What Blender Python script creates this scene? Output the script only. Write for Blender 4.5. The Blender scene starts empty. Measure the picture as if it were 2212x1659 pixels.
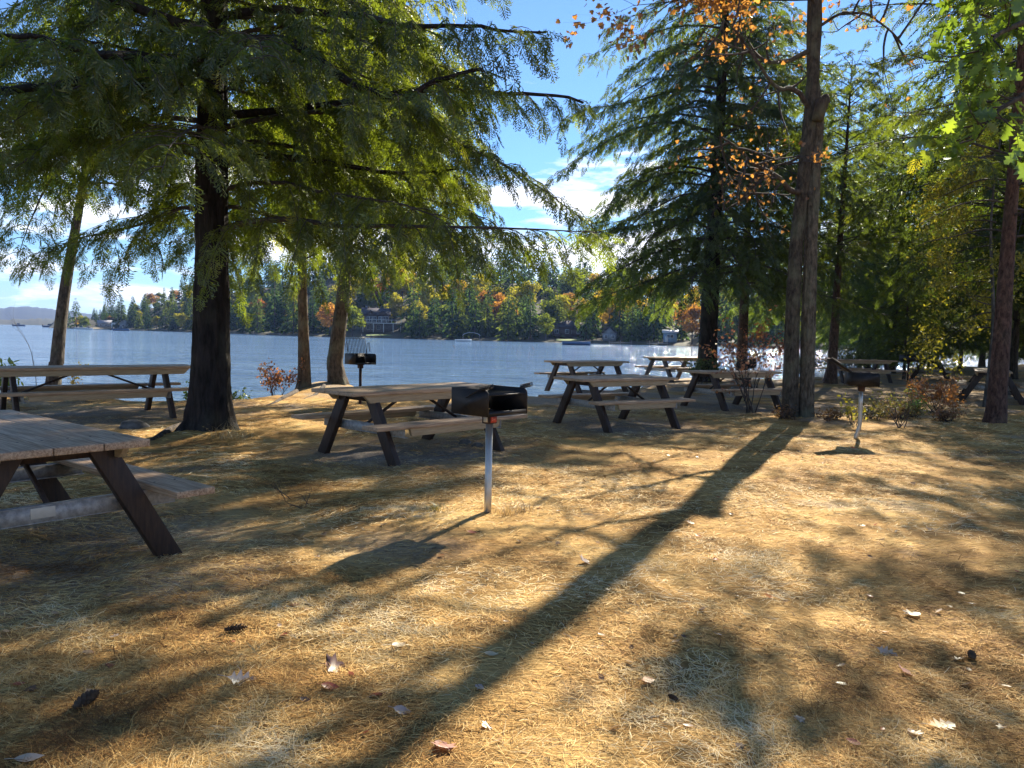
import bpy, math, random
import numpy as np
from mathutils import Matrix, Vector

PI = math.pi
SC = bpy.context.scene
COL = SC.collection
RNG = np.random.default_rng(7)

# ------------------------------------------------------------------ camera model
F, PITCH, ROLL, EYE = 769.0, math.radians(3.73), math.radians(1.2), 1.5

def ray(u, v):
    x = (u - 1106) * .46293; y = (829.5 - v) * .46293
    c, s = math.cos(ROLL), math.sin(ROLL)
    x, y = c * x - s * y, s * x + c * y
    cp, sp = math.cos(PITCH), math.sin(PITCH)
    return np.array([x, F * cp + y * sp, y * cp - F * sp])

def G(u, v, z=0.0):                    # where a sight line meets the level z
    d = ray(u, v); t = (z - EYE) / d[2]
    return d * t + np.array([0, 0, EYE])

def P(u, v, yy):                       # the point of a sight line at distance yy
    d = ray(u, v)
    return d * (yy / d[1]) + np.array([0, 0, EYE])

SUN_AZ, SUN_EL = math.radians(26.0), math.radians(33.5)

# ------------------------------------------------------------------ numpy noise
def _hash(ix, iy, seed):
    n = (ix.astype(np.int64) * 374761393 + iy.astype(np.int64) * 668265263 + seed * 974634777) & 0x7fffffff
    n = ((n ^ (n >> 13)) * 1274126177) & 0x7fffffff
    return ((n ^ (n >> 16)) & 0xffff) / 65535.0

def vnoise(x, y, seed=0):
    x = np.asarray(x, float); y = np.asarray(y, float)
    ix = np.floor(x); iy = np.floor(y)
    fx = x - ix; fy = y - iy
    fx = fx * fx * (3 - 2 * fx); fy = fy * fy * (3 - 2 * fy)
    a = _hash(ix, iy, seed); b = _hash(ix + 1, iy, seed)
    c = _hash(ix, iy + 1, seed); d = _hash(ix + 1, iy + 1, seed)
    return (a * (1 - fx) + b * fx) * (1 - fy) + (c * (1 - fx) + d * fx) * fy

def fbm(x, y, seed=0, oct=4):
    s = 0; a = .5; t = 0
    for o in range(oct):
        s = s + a * vnoise(x * 2 ** o, y * 2 ** o, seed + o * 17); t += a; a *= .5
    return s / t

# ------------------------------------------------------------------ mesh helpers
class Geo:
    def __init__(self):
        self.V = []; self.Fs = []; self.M = []; self.T = []; self.n = 0
    def add(self, V, Fq, mat=0, tint=.5):
        V = np.asarray(V, float).reshape(-1, 3)
        self.V.append(V)
        self.T.append(np.broadcast_to(np.asarray(tint, float), (len(V),)))
        for f in (Fq if isinstance(Fq, list) else [Fq]):
            f = np.asarray(f, np.int64)
            if len(f):
                self.Fs.append(f + self.n); self.M.append(np.full(len(f), mat, np.int32))
        self.n += len(V)
        return self
    def mesh(self, name, mats, smooth=False):
        me = bpy.data.meshes.new(name)
        V = np.concatenate(self.V); T = np.concatenate(self.T)
        me.vertices.add(len(V)); me.vertices.foreach_set('co', V.astype(np.float32).ravel())
        nl = sum(f.size for f in self.Fs); npoly = sum(len(f) for f in self.Fs)
        me.loops.add(nl); me.polygons.add(npoly)
        me.loops.foreach_set('vertex_index', np.concatenate([f.ravel() for f in self.Fs]).astype(np.int32))
        tot = np.concatenate([np.full(len(f), f.shape[1]) for f in self.Fs])
        st = np.concatenate([[0], np.cumsum(tot)[:-1]]).astype(np.int32)
        me.polygons.foreach_set('loop_start', st)
        me.polygons.foreach_set('material_index', np.concatenate(self.M))
        at = me.attributes.new('tint', 'FLOAT', 'POINT'); at.data.foreach_set('value', T.astype(np.float32))
        if smooth:
            me.polygons.foreach_set('use_smooth', np.ones(npoly, bool))
        for m in mats: me.materials.append(m)
        me.update(calc_edges=True)
        return me
    def obj(self, name, mats, parent=None, smooth=False, color=None):
        if not isinstance(mats, (list, tuple)): mats = [mats]
        return link(name, self.mesh(name, mats, smooth), parent, color)

def link(name, me, parent=None, color=None):
    o = bpy.data.objects.new(name, me); COL.objects.link(o)
    if parent is not None: o.parent = parent
    if color is not None: o.color = (*color, 1)
    return o

def empty(name, loc=(0, 0, 0), rz=0):
    o = bpy.data.objects.new(name, None); COL.objects.link(o)
    o.location = loc; o.rotation_euler = (0, 0, rz); o.empty_display_size = .2
    return o

def tag(o, label=None, cat=None, group=None, kind=None):
    if label: o['label'] = label
    if cat: o['category'] = cat
    if group: o['group'] = group
    if kind: o['kind'] = kind
    return o

def copy_tree(o, parent=None):
    c = o.copy(); COL.objects.link(c)
    if parent is not None: c.parent = parent
    for ch in list(o.children): copy_tree(ch, c)
    return c

def nrm(a):
    a = np.asarray(a, float); return a / (np.linalg.norm(a, axis=-1, keepdims=True) + 1e-9)

def tube(geo, path, rad, sides=6, mat=0, tint=.5, cap=True, ridge=None):
    path = np.asarray(path, float); n = len(path)
    rad = np.broadcast_to(np.asarray(rad, float), (n,))
    t = nrm(np.gradient(path, axis=0))
    ref = np.array([0., 0, 1]) if abs(t[0][2]) < .8 else np.array([1., 0, 0])
    u = nrm(np.cross(t, ref)); w = np.cross(t, u)
    a = np.arange(sides) / sides * 2 * PI
    rr = rad[:, None] * np.ones((1, sides))
    if ridge is not None: rr = rr * ridge(np.arange(n)[:, None], a[None, :])
    V = path[:, None, :] + rr[..., None] * (np.cos(a)[None, :, None] * u[:, None, :] + np.sin(a)[None, :, None] * w[:, None, :])
    i = np.arange(n - 1)[:, None] * sides; j = np.arange(sides)[None, :]; k = (j + 1) % sides
    Fq = np.stack([i + j, i + k, i + sides + k, i + sides + j], -1).reshape(-1, 4)
    fs = [Fq]
    V = V.reshape(-1, 3)
    if cap:
        V = np.vstack([V, path[0], path[-1]])
        jj = np.arange(sides); kk = (jj + 1) % sides; b = (n - 1) * sides
        fs.append(np.stack([kk, jj, np.full(sides, n * sides)], -1))
        fs.append(np.stack([b + jj, b + kk, np.full(sides, n * sides + 1)], -1))
    geo.add(V, fs, mat, tint)

BOXF = np.array([[0, 3, 2, 1], [4, 5, 6, 7], [0, 1, 5, 4], [1, 2, 6, 5], [2, 3, 7, 6], [3, 0, 4, 7]])
def box(geo, c, s, R=None, mat=0, tint=.5, taper=None):
    sx, sy, sz = np.asarray(s, float) / 2
    V = np.array([[-sx, -sy, -sz], [sx, -sy, -sz], [sx, sy, -sz], [-sx, sy, -sz], [-sx, -sy, sz], [sx, -sy, sz], [sx, sy, sz], [-sx, sy, sz]])
    if taper: V[4:, 0] *= taper[0]; V[4:, 1] *= taper[1]
    if R is not None: V = V @ np.asarray(R).T
    geo.add(V + np.asarray(c, float), BOXF, mat, tint)

def prism(geo, poly, y0, y1, axes='xz', mat=0, tint=.5):
    """a 2D outline extruded along the third axis"""
    poly = np.asarray(poly, float); n = len(poly)
    def mk(t):
        o = np.zeros((n, 3)); third = ({'x', 'y', 'z'} - set(axes)).pop()
        ix = 'xyz'.index
        o[:, ix(axes[0])] = poly[:, 0]; o[:, ix(axes[1])] = poly[:, 1]; o[:, ix(third)] = t
        return o
    V = np.vstack([mk(y0), mk(y1)])
    j = np.arange(n); k = (j + 1) % n
    side = np.stack([j, k, k + n, j + n], -1)
    geo.add(V, [side, j[::-1][None, :], (j + n)[None, :]], mat, tint)

def rotm(ax, ang):
    return np.array(Matrix.Rotation(ang, 3, ax))

def bevel(o, w=.006, seg=2):
    m = o.modifiers.new('bevel', 'BEVEL'); m.width = w; m.segments = seg; m.limit_method = 'ANGLE'
    return o

# ------------------------------------------------------------------ materials
def mat_new(name):
    m = bpy.data.materials.new(name); m.use_nodes = True
    nt = m.node_tree; nt.nodes.clear()
    out = nt.nodes.new('ShaderNodeOutputMaterial')
    def N(t, **kw):
        n = nt.nodes.new(t)
        for k, v in kw.items():
            if k[:3] == 'in_':
                key = k[3:]
                n.inputs[int(key) if key.isdigit() else key.replace('_', ' ')].default_value = v
            else: setattr(n, k, v)
        return n
    L = lambda a, b: nt.links.new(a, b)
    return m, nt, N, L, out

def ramp(N, stops, interp='LINEAR'):
    r = N('ShaderNodeValToRGB'); cr = r.color_ramp; cr.interpolation = interp
    while len(cr.elements) < len(stops): cr.elements.new(.5)
    for e, (p, c) in zip(cr.elements, stops):
        e.position = p; e.color = (*c, 1) if len(c) == 3 else c
    return r

def mixc(N, L, fac, a, b, mode='MIX'):
    n = N('ShaderNodeMix', data_type='RGBA', blend_type=mode)
    for sock, v in ((n.inputs[0], fac), (n.inputs[6], a), (n.inputs[7], b)):
        if hasattr(v, 'is_linked'): L(v, sock)
        else: sock.default_value = v if not isinstance(v, tuple) else ((*v, 1) if len(v) == 3 else v)
    return n.outputs[2]

def math_(N, L, op, a, b=None, clamp=False):
    n = N('ShaderNodeMath', operation=op, use_clamp=clamp)
    for i, v in enumerate((a, b)):
        if v is None: continue
        if hasattr(v, 'is_linked'): L(v, n.inputs[i])
        else: n.inputs[i].default_value = v
    return n.outputs[0]

def foliage_material(name, trans=.5, warm=(1.25, 1.15, .45), gloss=.05, var=1.0):
    m, nt, N, L, out = mat_new(name)
    oi = N('ShaderNodeObjectInfo'); at = N('ShaderNodeAttribute', attribute_name='tint')
    mul = math_(N, L, 'MULTIPLY_ADD', at.outputs['Fac'], 1.1 * var); nt.nodes[-1].inputs[2].default_value = 1 - .55 * var
    col = mixc(N, L, 1.0, oi.outputs['Color'], (1, 1, 1), 'MULTIPLY')
    vm = N('ShaderNodeVectorMath', operation='SCALE'); L(col, vm.inputs[0]); L(mul, vm.inputs['Scale'])
    yel = mixc(N, L, math_(N, L, 'SUBTRACT', at.outputs['Fac'], .78, True), vm.outputs[0], (.33, .22, .03))
    d = N('ShaderNodeBsdfDiffuse'); L(yel, d.inputs['Color'])
    t = N('ShaderNodeBsdfTranslucent')
    tc = mixc(N, L, 1.0, yel, (*warm,), 'MULTIPLY'); L(tc, t.inputs['Color'])
    mx = N('ShaderNodeMixShader', in_0=trans); L(d.outputs[0], mx.inputs[1]); L(t.outputs[0], mx.inputs[2])
    g = N('ShaderNodeBsdfGlossy', in_Roughness=.38); g.inputs['Color'].default_value = (.8, .85, .8, 1)
    m2 = N('ShaderNodeMixShader', in_0=gloss); L(mx.outputs[0], m2.inputs[1]); L(g.outputs[0], m2.inputs[2])
    L(m2.outputs[0], out.inputs['Surface'])
    return m

M = {}
M['needle_foliage'] = foliage_material('needle_foliage', .60, (3.5, 3.15, .70), .045)
M['leaf_foliage'] = foliage_material('leaf_foliage', .55, (1.7, 1.5, .5), .05)
M['far_foliage'] = foliage_material('far_foliage', .5, (2.0, 1.8, .6), .0, 1.1)
M['dry_leaf'] = foliage_material('dry_leaf', .3, (1.2, 1, .7), .06, .5)

def bark_material(name, scale=1.0, lichen=.0, zs=2.6):
    m, nt, N, L, out = mat_new(name)
    tc = N('ShaderNodeTexCoord'); mp = N('ShaderNodeMapping'); mp.inputs['Scale'].default_value = (16 * scale, 16 * scale, zs * scale)
    L(tc.outputs['Object'], mp.inputs[0])
    n1 = N('ShaderNodeTexNoise', in_Scale=1.0, in_Detail=6., in_Roughness=.65, in_Distortion=.4); L(mp.outputs[0], n1.inputs['Vector'])
    n2 = N('ShaderNodeTexNoise', in_Scale=2.2, in_Detail=4.); L(tc.outputs['Object'], n2.inputs['Vector'])
    oi = N('ShaderNodeObjectInfo')
    r = ramp(N, [(.32, (.25, .25, .25)), (.5, (.8, .82, .84)), (.68, (1.5, 1.5, 1.5))]); L(n1.outputs['Fac'], r.inputs[0])
    c = mixc(N, L, 1.0, oi.outputs['Color'], r.outputs[0], 'MULTIPLY')
    if lichen:
        r2 = ramp(N, [(.5, (0, 0, 0)), (.66, (1, 1, 1))]); L(n2.outputs['Fac'], r2.inputs[0])
        c = mixc(N, L, math_(N, L, 'MULTIPLY', r2.outputs[0], lichen), c, (.16, .17, .11))
    b = N('ShaderNodeBsdfPrincipled', in_Roughness=.9); L(c, b.inputs['Base Color'])
    b.inputs['Specular IOR Level'].default_value = .2
    bp = N('ShaderNodeBump', in_Strength=1.0, in_Distance=.035); L(n1.outputs['Fac'], bp.inputs['Height']); L(bp.outputs[0], b.inputs['Normal'])
    L(b.outputs[0], out.inputs['Surface'])
    return m
M['bark'] = bark_material('furrowed_bark', .9, .12, 3.6)
M['bark_lichen'] = bark_material('lichen_bark', 1.25, .5, 6.0)
M['bark_scaly'] = bark_material('scaly_bark', 1.2, .1, 7.0)
M['twig'] = bark_material('twig_bark', 3.0, 0)

def simple(name, col, rough=.6, metal=0., noise=.0, nscale=12., bump=0., spec=.4, col2=None, stretch=None):
    m, nt, N, L, out = mat_new(name)
    b = N('ShaderNodeBsdfPrincipled', in_Roughness=rough, in_Metallic=metal); b.inputs['Specular IOR Level'].default_value = spec
    if noise or col2:
        tc = N('ShaderNodeTexCoord'); mp = N('ShaderNodeMapping'); L(tc.outputs['Object'], mp.inputs[0])
        if stretch: mp.inputs['Scale'].default_value = stretch
        n1 = N('ShaderNodeTexNoise', in_Scale=nscale, in_Detail=6., in_Roughness=.6); L(mp.outputs[0], n1.inputs['Vector'])
        c2 = col2 or tuple(min(1, x * (1 + noise)) for x in col)
        c1 = col if col2 else tuple(x * (1 - noise) for x in col)
        r = ramp(N, [(.35, c1), (.68, c2)]); L(n1.outputs['Fac'], r.inputs[0]); L(r.outputs[0], b.inputs['Base Color'])
        if bump:
            bp = N('ShaderNodeBump', in_Strength=.6, in_Distance=bump); L(n1.outputs['Fac'], bp.inputs['Height']); L(bp.outputs[0], b.inputs['Normal'])
    else: b.inputs['Base Color'].default_value = (*col, 1)
    L(b.outputs[0], out.inputs['Surface'])
    return m

M['plank'] = simple('weathered_plank', (.22, .135, .075), .62, 0, nscale=3.2, col2=(.55, .39, .25), bump=.002, stretch=(1.2, 26, 26), spec=.35)
M['leg'] = simple('dark_stained_wood', (.018, .011, .009), .6, 0, nscale=3., col2=(.050, .028, .018), bump=.002, stretch=(12, 12, 2))
M['cross'] = simple('galvanized_channel', (.26, .255, .24), .6, .15, nscale=30., col2=(.46, .45, .43))
M['cleat'] = simple('pale_lumber', (.30, .22, .13), .7, 0, nscale=3., col2=(.44, .34, .21), stretch=(2, 22, 22))
M['screw'] = simple('screw_head', (.03, .028, .026), .5, .6)
M['plate'] = simple('pale_plate', (.52, .49, .42), .5, .2, noise=.1)
M['steel'] = simple('black_steel', (.008, .008, .009), .55, .3, nscale=14., col2=(.022, .019, .017), spec=.45)
M['rust'] = simple('rusty_steel', (.022, .012, .009), .75, .2, nscale=16., col2=(.065, .028, .016))
M['pipe'] = simple('galvanized_pipe', (.34, .33, .30), .38, .7, nscale=22., col2=(.52, .50, .45), stretch=(1, 1, .25))
M['sticker'] = simple('red_sticker', (.42, .05, .04), .5)
M['sticker_mark'] = simple('sticker_mark', (.75, .35, .30), .5)
M['white'] = simple('white_paint', (.72, .72, .70), .5)
M['trim'] = simple('off_white_trim', (.46, .46, .45), .6)
M['darkroof'] = simple('dark_shingles', (.055, .05, .06), .9, noise=.3, nscale=2.)
M['greyroof'] = simple('grey_shingles', (.24, .24, .26), .9, noise=.2, nscale=2.)
M['brownwall'] = simple('brown_siding', (.09, .062, .055), .8, noise=.25, nscale=2.)
M['stonewall'] = simple('field_stone', (.12, .10, .095), .9, nscale=3., col2=(.24, .21, .19))
M['greywall'] = simple('grey_siding', (.20, .21, .22), .8, noise=.15, nscale=2.)
M['glass'] = simple('window_glass', (.02, .03, .045), .05, 0, spec=.8)
M['dock'] = simple('dock_boards', (.22, .19, .16), .8, noise=.3, nscale=3.)
M['bluehull'] = simple('blue_hull', (.05, .10, .20), .3)
M['sandy'] = simple('beach_sand', (.46, .38, .26), .95, noise=.15, nscale=.6)
M['lawn'] = simple('mown_lawn', (.12, .17, .04), .95, noise=.3, nscale=.6)
M['rock'] = simple('grey_rock', (.06, .055, .05), .9, nscale=9., col2=(.17, .16, .15), bump=.02)
M['cone'] = simple('pine_cone', (.045, .026, .015), .8, nscale=30., col2=(.12, .075, .04))
M['red_pole'] = simple('weathered_pole', (.16, .13, .12), .7, noise=.2)

# ------------------------------------------------------------------ camera, sun, sky
cam = bpy.data.cameras.new('camera'); co = bpy.data.objects.new('camera', cam); COL.objects.link(co)
cam.sensor_width = 36; cam.lens = F / 1024 * 36; cam.clip_end = 20000; cam.clip_start = .05
co.matrix_world = Matrix.Translation((0, 0, EYE)) @ Matrix.Rotation(PI / 2 - PITCH, 4, 'X') @ Matrix.Rotation(ROLL, 4, 'Z')
SC.camera = co

sl = bpy.data.lights.new('sun', 'SUN'); sl.energy = 5.0; sl.angle = math.radians(.53); sl.color = (1.0, .90, .74)
so = bpy.data.objects.new('sun', sl); COL.objects.link(so)
sd = Vector((math.sin(SUN_AZ) * math.cos(SUN_EL), math.cos(SUN_AZ) * math.cos(SUN_EL), math.sin(SUN_EL)))
so.rotation_euler = sd.to_track_quat('Z', 'Y').to_euler(); so.location = (20, 40, 40)

W = bpy.data.worlds.new('World'); SC.world = W; W.use_nodes = True
nt = W.node_tree; nt.nodes.clear()
def N(t, **kw):
    n = nt.nodes.new(t)
    for k, v in kw.items():
        if k[:3] == 'in_': n.inputs[k[3:].replace('_', ' ')].default_value = v
        else: setattr(n, k, v)
    return n
L = lambda a, b: nt.links.new(a, b)
sky = N('ShaderNodeTexSky', sky_type='NISHITA', sun_disc=False, sun_elevation=SUN_EL, sun_rotation=SUN_AZ, air_density=1.0, dust_density=.0, ozone_density=4.0)
tc = N('ShaderNodeTexCoord'); sep = N('ShaderNodeSeparateXYZ'); L(tc.outputs['Generated'], sep.inputs[0])
mp = N('ShaderNodeMapping'); mp.inputs['Scale'].default_value = (1.0, 1.0, 4.6); mp.inputs['Location'].default_value = (2.3, .4, .13); L(tc.outputs['Generated'], mp.inputs[0])
cn = N('ShaderNodeTexNoise', in_Scale=4.4, in_Detail=10., in_Roughness=.60, in_Distortion=.25); L(mp.outputs[0], cn.inputs['Vector'])
# more cloud low over the horizon, clear blue higher up
cov = ramp(N, [(0.0, (.52,) * 3), (.12, (.54,) * 3), (.19, (.49,) * 3), (.27, (.34,) * 3), (1.0, (.12,) * 3)]); L(sep.outputs['Z'], cov.inputs[0])
cm = math_(N, L, 'SUBTRACT', math_(N, L, 'ADD', cn.outputs['Fac'], cov.outputs[0]), .98)
cm = math_(N, L, 'MULTIPLY', cm, 9.0, True)
cn2 = N('ShaderNodeTexNoise', in_Scale=9., in_Detail=6.); L(mp.outputs[0], cn2.inputs['Vector'])
shade = ramp(N, [(.36, (6.6, 7.4, 9.2)), (.60, (11.6, 11.7, 12.0))]); L(cn2.outputs['Fac'], shade.inputs[0])
hz = ramp(N, [(0.0, (.60, .78, 1.02)), (.12, (.66, .86, 1.08)), (.35, (.84, .98, 1.12))]); L(sep.outputs['Z'], hz.inputs[0])
skyb = mixc(N, L, 1.0, sky.outputs[0], hz.outputs[0], 'MULTIPLY')
skyc = mixc(N, L, cm, skyb, shade.outputs[0])
bg = N('ShaderNodeBackground', in_Strength=.054); L(skyc, bg.inputs['Color'])
wo = N('ShaderNodeOutputWorld'); L(bg.outputs[0], wo.inputs['Surface'])

SC.view_settings.view_transform = 'Standard'; SC.view_settings.look = 'None'
SC.view_settings.exposure = 1.65; SC.view_settings.gamma = 1
cy = SC.cycles
cy.max_bounces = 6; cy.diffuse_bounces = 3; cy.glossy_bounces = 2; cy.transmission_bounces = 4; cy.transparent_max_bounces = 4; cy.volume_bounces = 0
cy.caustics_reflective = False; cy.caustics_refractive = False; cy.sample_clamp_indirect = 4
cy.use_denoising = True

# ------------------------------------------------------------------ ground
SHORE = np.array([(-400, -10), (-60, 11), (-20, 15), (-10.5, 17.6), (-7.4, 16.2), (-6.3, 16.4), (-5.9, 18.2), (-6.0, 20.4), (-5.2, 21.6), (-4.2, 21.6), (-3.2, 20.0), (-1, 18.9), (.3, 19.4),
                  (1.2, 21.6), (3.5, 23.2), (4.2, 26), (4.4, 28.4), (7, 30), (9, 31), (12, 32.5), (16, 37), (21, 43), (30, 54), (50, 72), (90, 98), (160, 125), (420, 190)], float)
def shore_d(x, y):                     # positive over the water
    p = np.stack([np.asarray(x, float), np.asarray(y, float)], -1)
    best = np.full(p.shape[:-1], 1e9); sign = np.zeros(p.shape[:-1])
    for a, b in zip(SHORE[:-1], SHORE[1:]):
        ab = b - a; t = np.clip(((p - a) @ ab) / (ab @ ab), 0, 1)
        q = a + t[..., None] * ab; d = np.linalg.norm(p - q, axis=-1)
        cr = ab[0] * (p[..., 1] - a[1]) - ab[1] * (p[..., 0] - a[0])
        m = d < best - 1e-7
        best = np.where(m, d, best); sign = np.where(m, np.sign(cr), sign)
    return best * sign

WATER = -.6
def hgt(x, y):
    x = np.asarray(x, float); y = np.asarray(y, float)
    d = shore_d(x, y)
    t = np.clip((d + .9) / 1.9, 0, 1); t = t * t * (3 - 2 * t)
    z = -.95 * t - np.clip(d - 1, 0, 30) * .09
    near = np.clip(1 - d * .5, 0, 1)
    b = (fbm(x * .55, y * .55, 3, 3) - .5) * .10 + (fbm(x * 1.9, y * 1.9, 9, 3) - .5) * .055
    fine = (fbm(x * 6.5, y * 6.5, 21, 2) - .5) * .022
    for (mx, my, r, h) in MOUNDS:
        z = z + h * np.exp(-((x - mx) ** 2 + (y - my) ** 2) / (r * r))
    return z + (b + fine) * near
WORN = [(-3.3, 5.0, 1.3, .8), (-1.24, 9.65, 1.35, .9), (-7, 12.5, 1.7, .8), (1.78, 13.05, 1.3, .8), (4.75, 16.6, 1.4, .9), (-1.9, 4.55, .5, .6), (-.75, 5.3, .45, .4), (2, 20.6, 1.6, 1), (5.7, 26.5, 2, 1)]
def worn(x, y):
    w = 0
    for cx, cy_, r, k in WORN: w = np.maximum(w, k * np.exp(-(((x - cx) ** 2 + (y - cy_) ** 2) / r ** 2) ** 1.5))
    return np.clip(w * (.35 + 1.1 * fbm(x * 1.7, y * 1.7, 91, 4)), 0, 1)
MOUNDS = [(-4.29, 10.91, .75, .10), (5.5, 14.6, .8, .06), (-5.2, 20.2, 1.2, .16), (8.88, 14.05, .6, .05), (6.4, 25.4, 1.0, .1)]
def gz(x, y): return float(hgt(np.array([x]), np.array([y]))[0])

def axis(lo, f0, f1, hi, step, growth=1.22, mx=14):
    a = list(np.arange(f0, f1 + 1e-6, step)); s = step
    while a[-1] < hi: s = min(s * growth, mx); a.append(a[-1] + s)
    s = step
    while a[0] > lo: s = min(s * growth, mx); a.insert(0, a[0] - s)
    return np.array(a)
gx = axis(-320, -9, 11, 330, .075); gy = axis(-80, 1.6, 17, 210, .075)
X, Y = np.meshgrid(gx, gy)
Z = hgt(X, Y)
nx, ny = len(gx), len(gy)
ii = (np.arange(ny - 1)[:, None] * nx + np.arange(nx - 1)[None, :]).reshape(-1)
g = Geo(); g.add(np.stack([X, Y, Z], -1).reshape(-1, 3), np.stack([ii, ii + 1, ii + nx + 1, ii + nx], -1), 0, worn(X, Y).reshape(-1))

def ground_material():
    m, nt, N, L, out = mat_new('pine_straw_ground')
    tc = N('ShaderNodeTexCoord')
    n1 = N('ShaderNodeTexNoise', in_Scale=1.1, in_Detail=6., in_Roughness=.62); L(tc.outputs['Object'], n1.inputs['Vector'])
    r1 = ramp(N, [(.30, (.13, .075, .03)), (.48, (.36, .22, .078)), (.62, (.50, .335, .13)), (.78, (.44, .34, .19))]); L(n1.outputs['Fac'], r1.inputs[0])
    # needles: thin wavy strands in two directions
    strands = []
    for k, rot in enumerate((.35, 1.5, 2.6)):
        mp = N('ShaderNodeMapping'); mp.inputs['Rotation'].default_value = (0, 0, rot); mp.inputs['Scale'].default_value = (9, 95, 9); L(tc.outputs['Object'], mp.inputs[0])
        n = N('ShaderNodeTexNoise', in_Scale=1., in_Detail=3., in_Roughness=.6, in_Distortion=1.1); L(mp.outputs[0], n.inputs['Vector']); strands.append(n.outputs['Fac'])
    s = math_(N, L, 'MAXIMUM', strands[0], math_(N, L, 'MAXIMUM', strands[1], strands[2]))
    r2 = ramp(N, [(.42, (.35, .33, .30)), (.56, (.95, .93, .9)), (.70, (1.55, 1.5, 1.4))]); L(s, r2.inputs[0])
    c = mixc(N, L, 1.0, r1.outputs[0], r2.outputs[0], 'MULTIPLY')
    # bare grey sandy earth here and there, more towards the water and the far grove
    n3 = N('ShaderNodeTexNoise', in_Scale=.45, in_Detail=5., in_Roughness=.6); L(tc.outputs['Object'], n3.inputs['Vector'])
    sp = N('ShaderNodeSeparateXYZ'); L(tc.outputs['Object'], sp.inputs[0])
    far = N('ShaderNodeMapRange'); far.inputs['From Min'].default_value = 9; far.inputs['From Max'].default_value = 22; far.inputs['To Max'].default_value = .2; L(sp.outputs['Y'], far.inputs['Value'])
    bare = ramp(N, [(.60, (0, 0, 0)), (.72, (1, 1, 1))]); L(math_(N, L, 'ADD', n3.outputs['Fac'], far.outputs[0]), bare.inputs[0])
    n4 = N('ShaderNodeTexNoise', in_Scale=40., in_Detail=4.); L(tc.outputs['Object'], n4.inputs['Vector'])
    bc = ramp(N, [(.35, (.16, .135, .11)), (.65, (.36, .31, .255))]); L(n4.outputs['Fac'], bc.inputs[0])
    wa = N('ShaderNodeAttribute', attribute_name='tint')
    c = mixc(N, L, math_(N, L, 'MAXIMUM', math_(N, L, 'MULTIPLY', bare.outputs[0], .75), math_(N, L, 'MULTIPLY', wa.outputs['Fac'], 1.15, True)), c, bc.outputs[0])
    b = N('ShaderNodeBsdfPrincipled', in_Roughness=.95); b.inputs['Specular IOR Level'].default_value = .1
    L(c, b.inputs['Base Color'])
    bp = N('ShaderNodeBump', in_Strength=.8, in_Distance=.02); L(s, bp.inputs['Height']); L(bp.outputs[0], b.inputs['Normal'])
    L(b.outputs[0], out.inputs['Surface'])
    return m
M['ground'] = ground_material()
tag(g.obj('ground', M['ground'], smooth=True), kind='structure')

# fallen needles lying on the ground (nobody could count them)
def needle_material():
    m, nt, N, L, out = mat_new('dry_pine_needles')
    at = N('ShaderNodeAttribute', attribute_name='tint')
    r = ramp(N, [(0, (.14, .065, .022)), (.22, (.46, .24, .065)), (.5, (.68, .44, .155)), (.8, (.78, .58, .26)), (1, (.82, .68, .42))]); L(at.outputs['Fac'], r.inputs[0])
    b = N('ShaderNodeBsdfPrincipled', in_Roughness=.75); b.inputs['Specular IOR Level'].default_value = .12; L(r.outputs[0], b.inputs['Base Color'])
    L(b.outputs[0], out.inputs['Surface'])
    return m
M['needles'] = needle_material()
def strew_needles():
    g = Geo(); rng = np.random.default_rng(11)
    for (y0, y1, n, ln, wd, tilt) in ((1.5, 3.4, 120000, .072, .0008, .15), (3.4, 5.6, 120000, .075, .0011, .13), (5.6, 9, 95000, .085, .0017, .11), (9, 16, 55000, .10, .0028, .09)):
        y = np.sqrt(rng.uniform(y0 ** 2, y1 ** 2, n)); x = rng.uniform(-1, 1, n) * (y * .78 + .7)
        # drifts: some patches thin, some thick
        dens = fbm(x * .9, y * .9, 40, 3); keep = rng.random(n) < np.clip((dens - .30) * 3.2, .25, 1) * (1 - .75 * worn(x, y))
        x, y = x[keep], y[keep]; n = len(x)
        flow = fbm(x * .8 + 9, y * .8, 55, 3) * 9.0
        a = flow + rng.normal(0, 1.25, n)
        l = ln * rng.uniform(.5, 1.2, n); el = np.abs(rng.normal(.02, tilt, n)); 
        d = np.stack([np.cos(a) * np.cos(el), np.sin(a) * np.cos(el), np.sin(el)], -1)
        s = np.stack([-np.sin(a), np.cos(a), rng.normal(0, .5, n)], -1); s = nrm(s)
        o = np.stack([x, y, hgt(x, y) + .003], -1)
        w = wd * rng.uniform(.7, 1.3, n)
        tint = np.clip(.56 + (fbm(x * 1.3, y * 1.3, 70, 3) - .5) * 1.3 + (fbm(x * 5, y * 5, 77, 2) - .5) * .7 + rng.normal(0, .2, n), 0, 1); bit = rng.random(n) < .02; tint[bit] = 0; w[bit] *= 1.6
        mid = o + d * (l * .5)[:, None] + np.stack([rng.normal(0, .05, n) * l, rng.normal(0, .05, n) * l, rng.uniform(0, .06, n) * l], -1)
        end = o + d * l[:, None]
        V = np.stack([o - s * w[:, None], o + s * w[:, None], mid + s * w[:, None], mid - s * w[:, None], end + s * w[:, None] * .4, end - s * w[:, None] * .4], 1)
        b = np.arange(n)[:, None] * 6
        Fq = np.concatenate([b + np.array([[0, 1, 2, 3]]), b + np.array([[3, 2, 4, 5]])])
        g.add(V.reshape(-1, 3), Fq, 0, np.repeat(tint, 6))
    tag(g.obj('pine_needles', M['needles']), 'dry golden pine needles strewn over the ground', 'pine needles', kind='stuff')
strew_needles()

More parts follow.
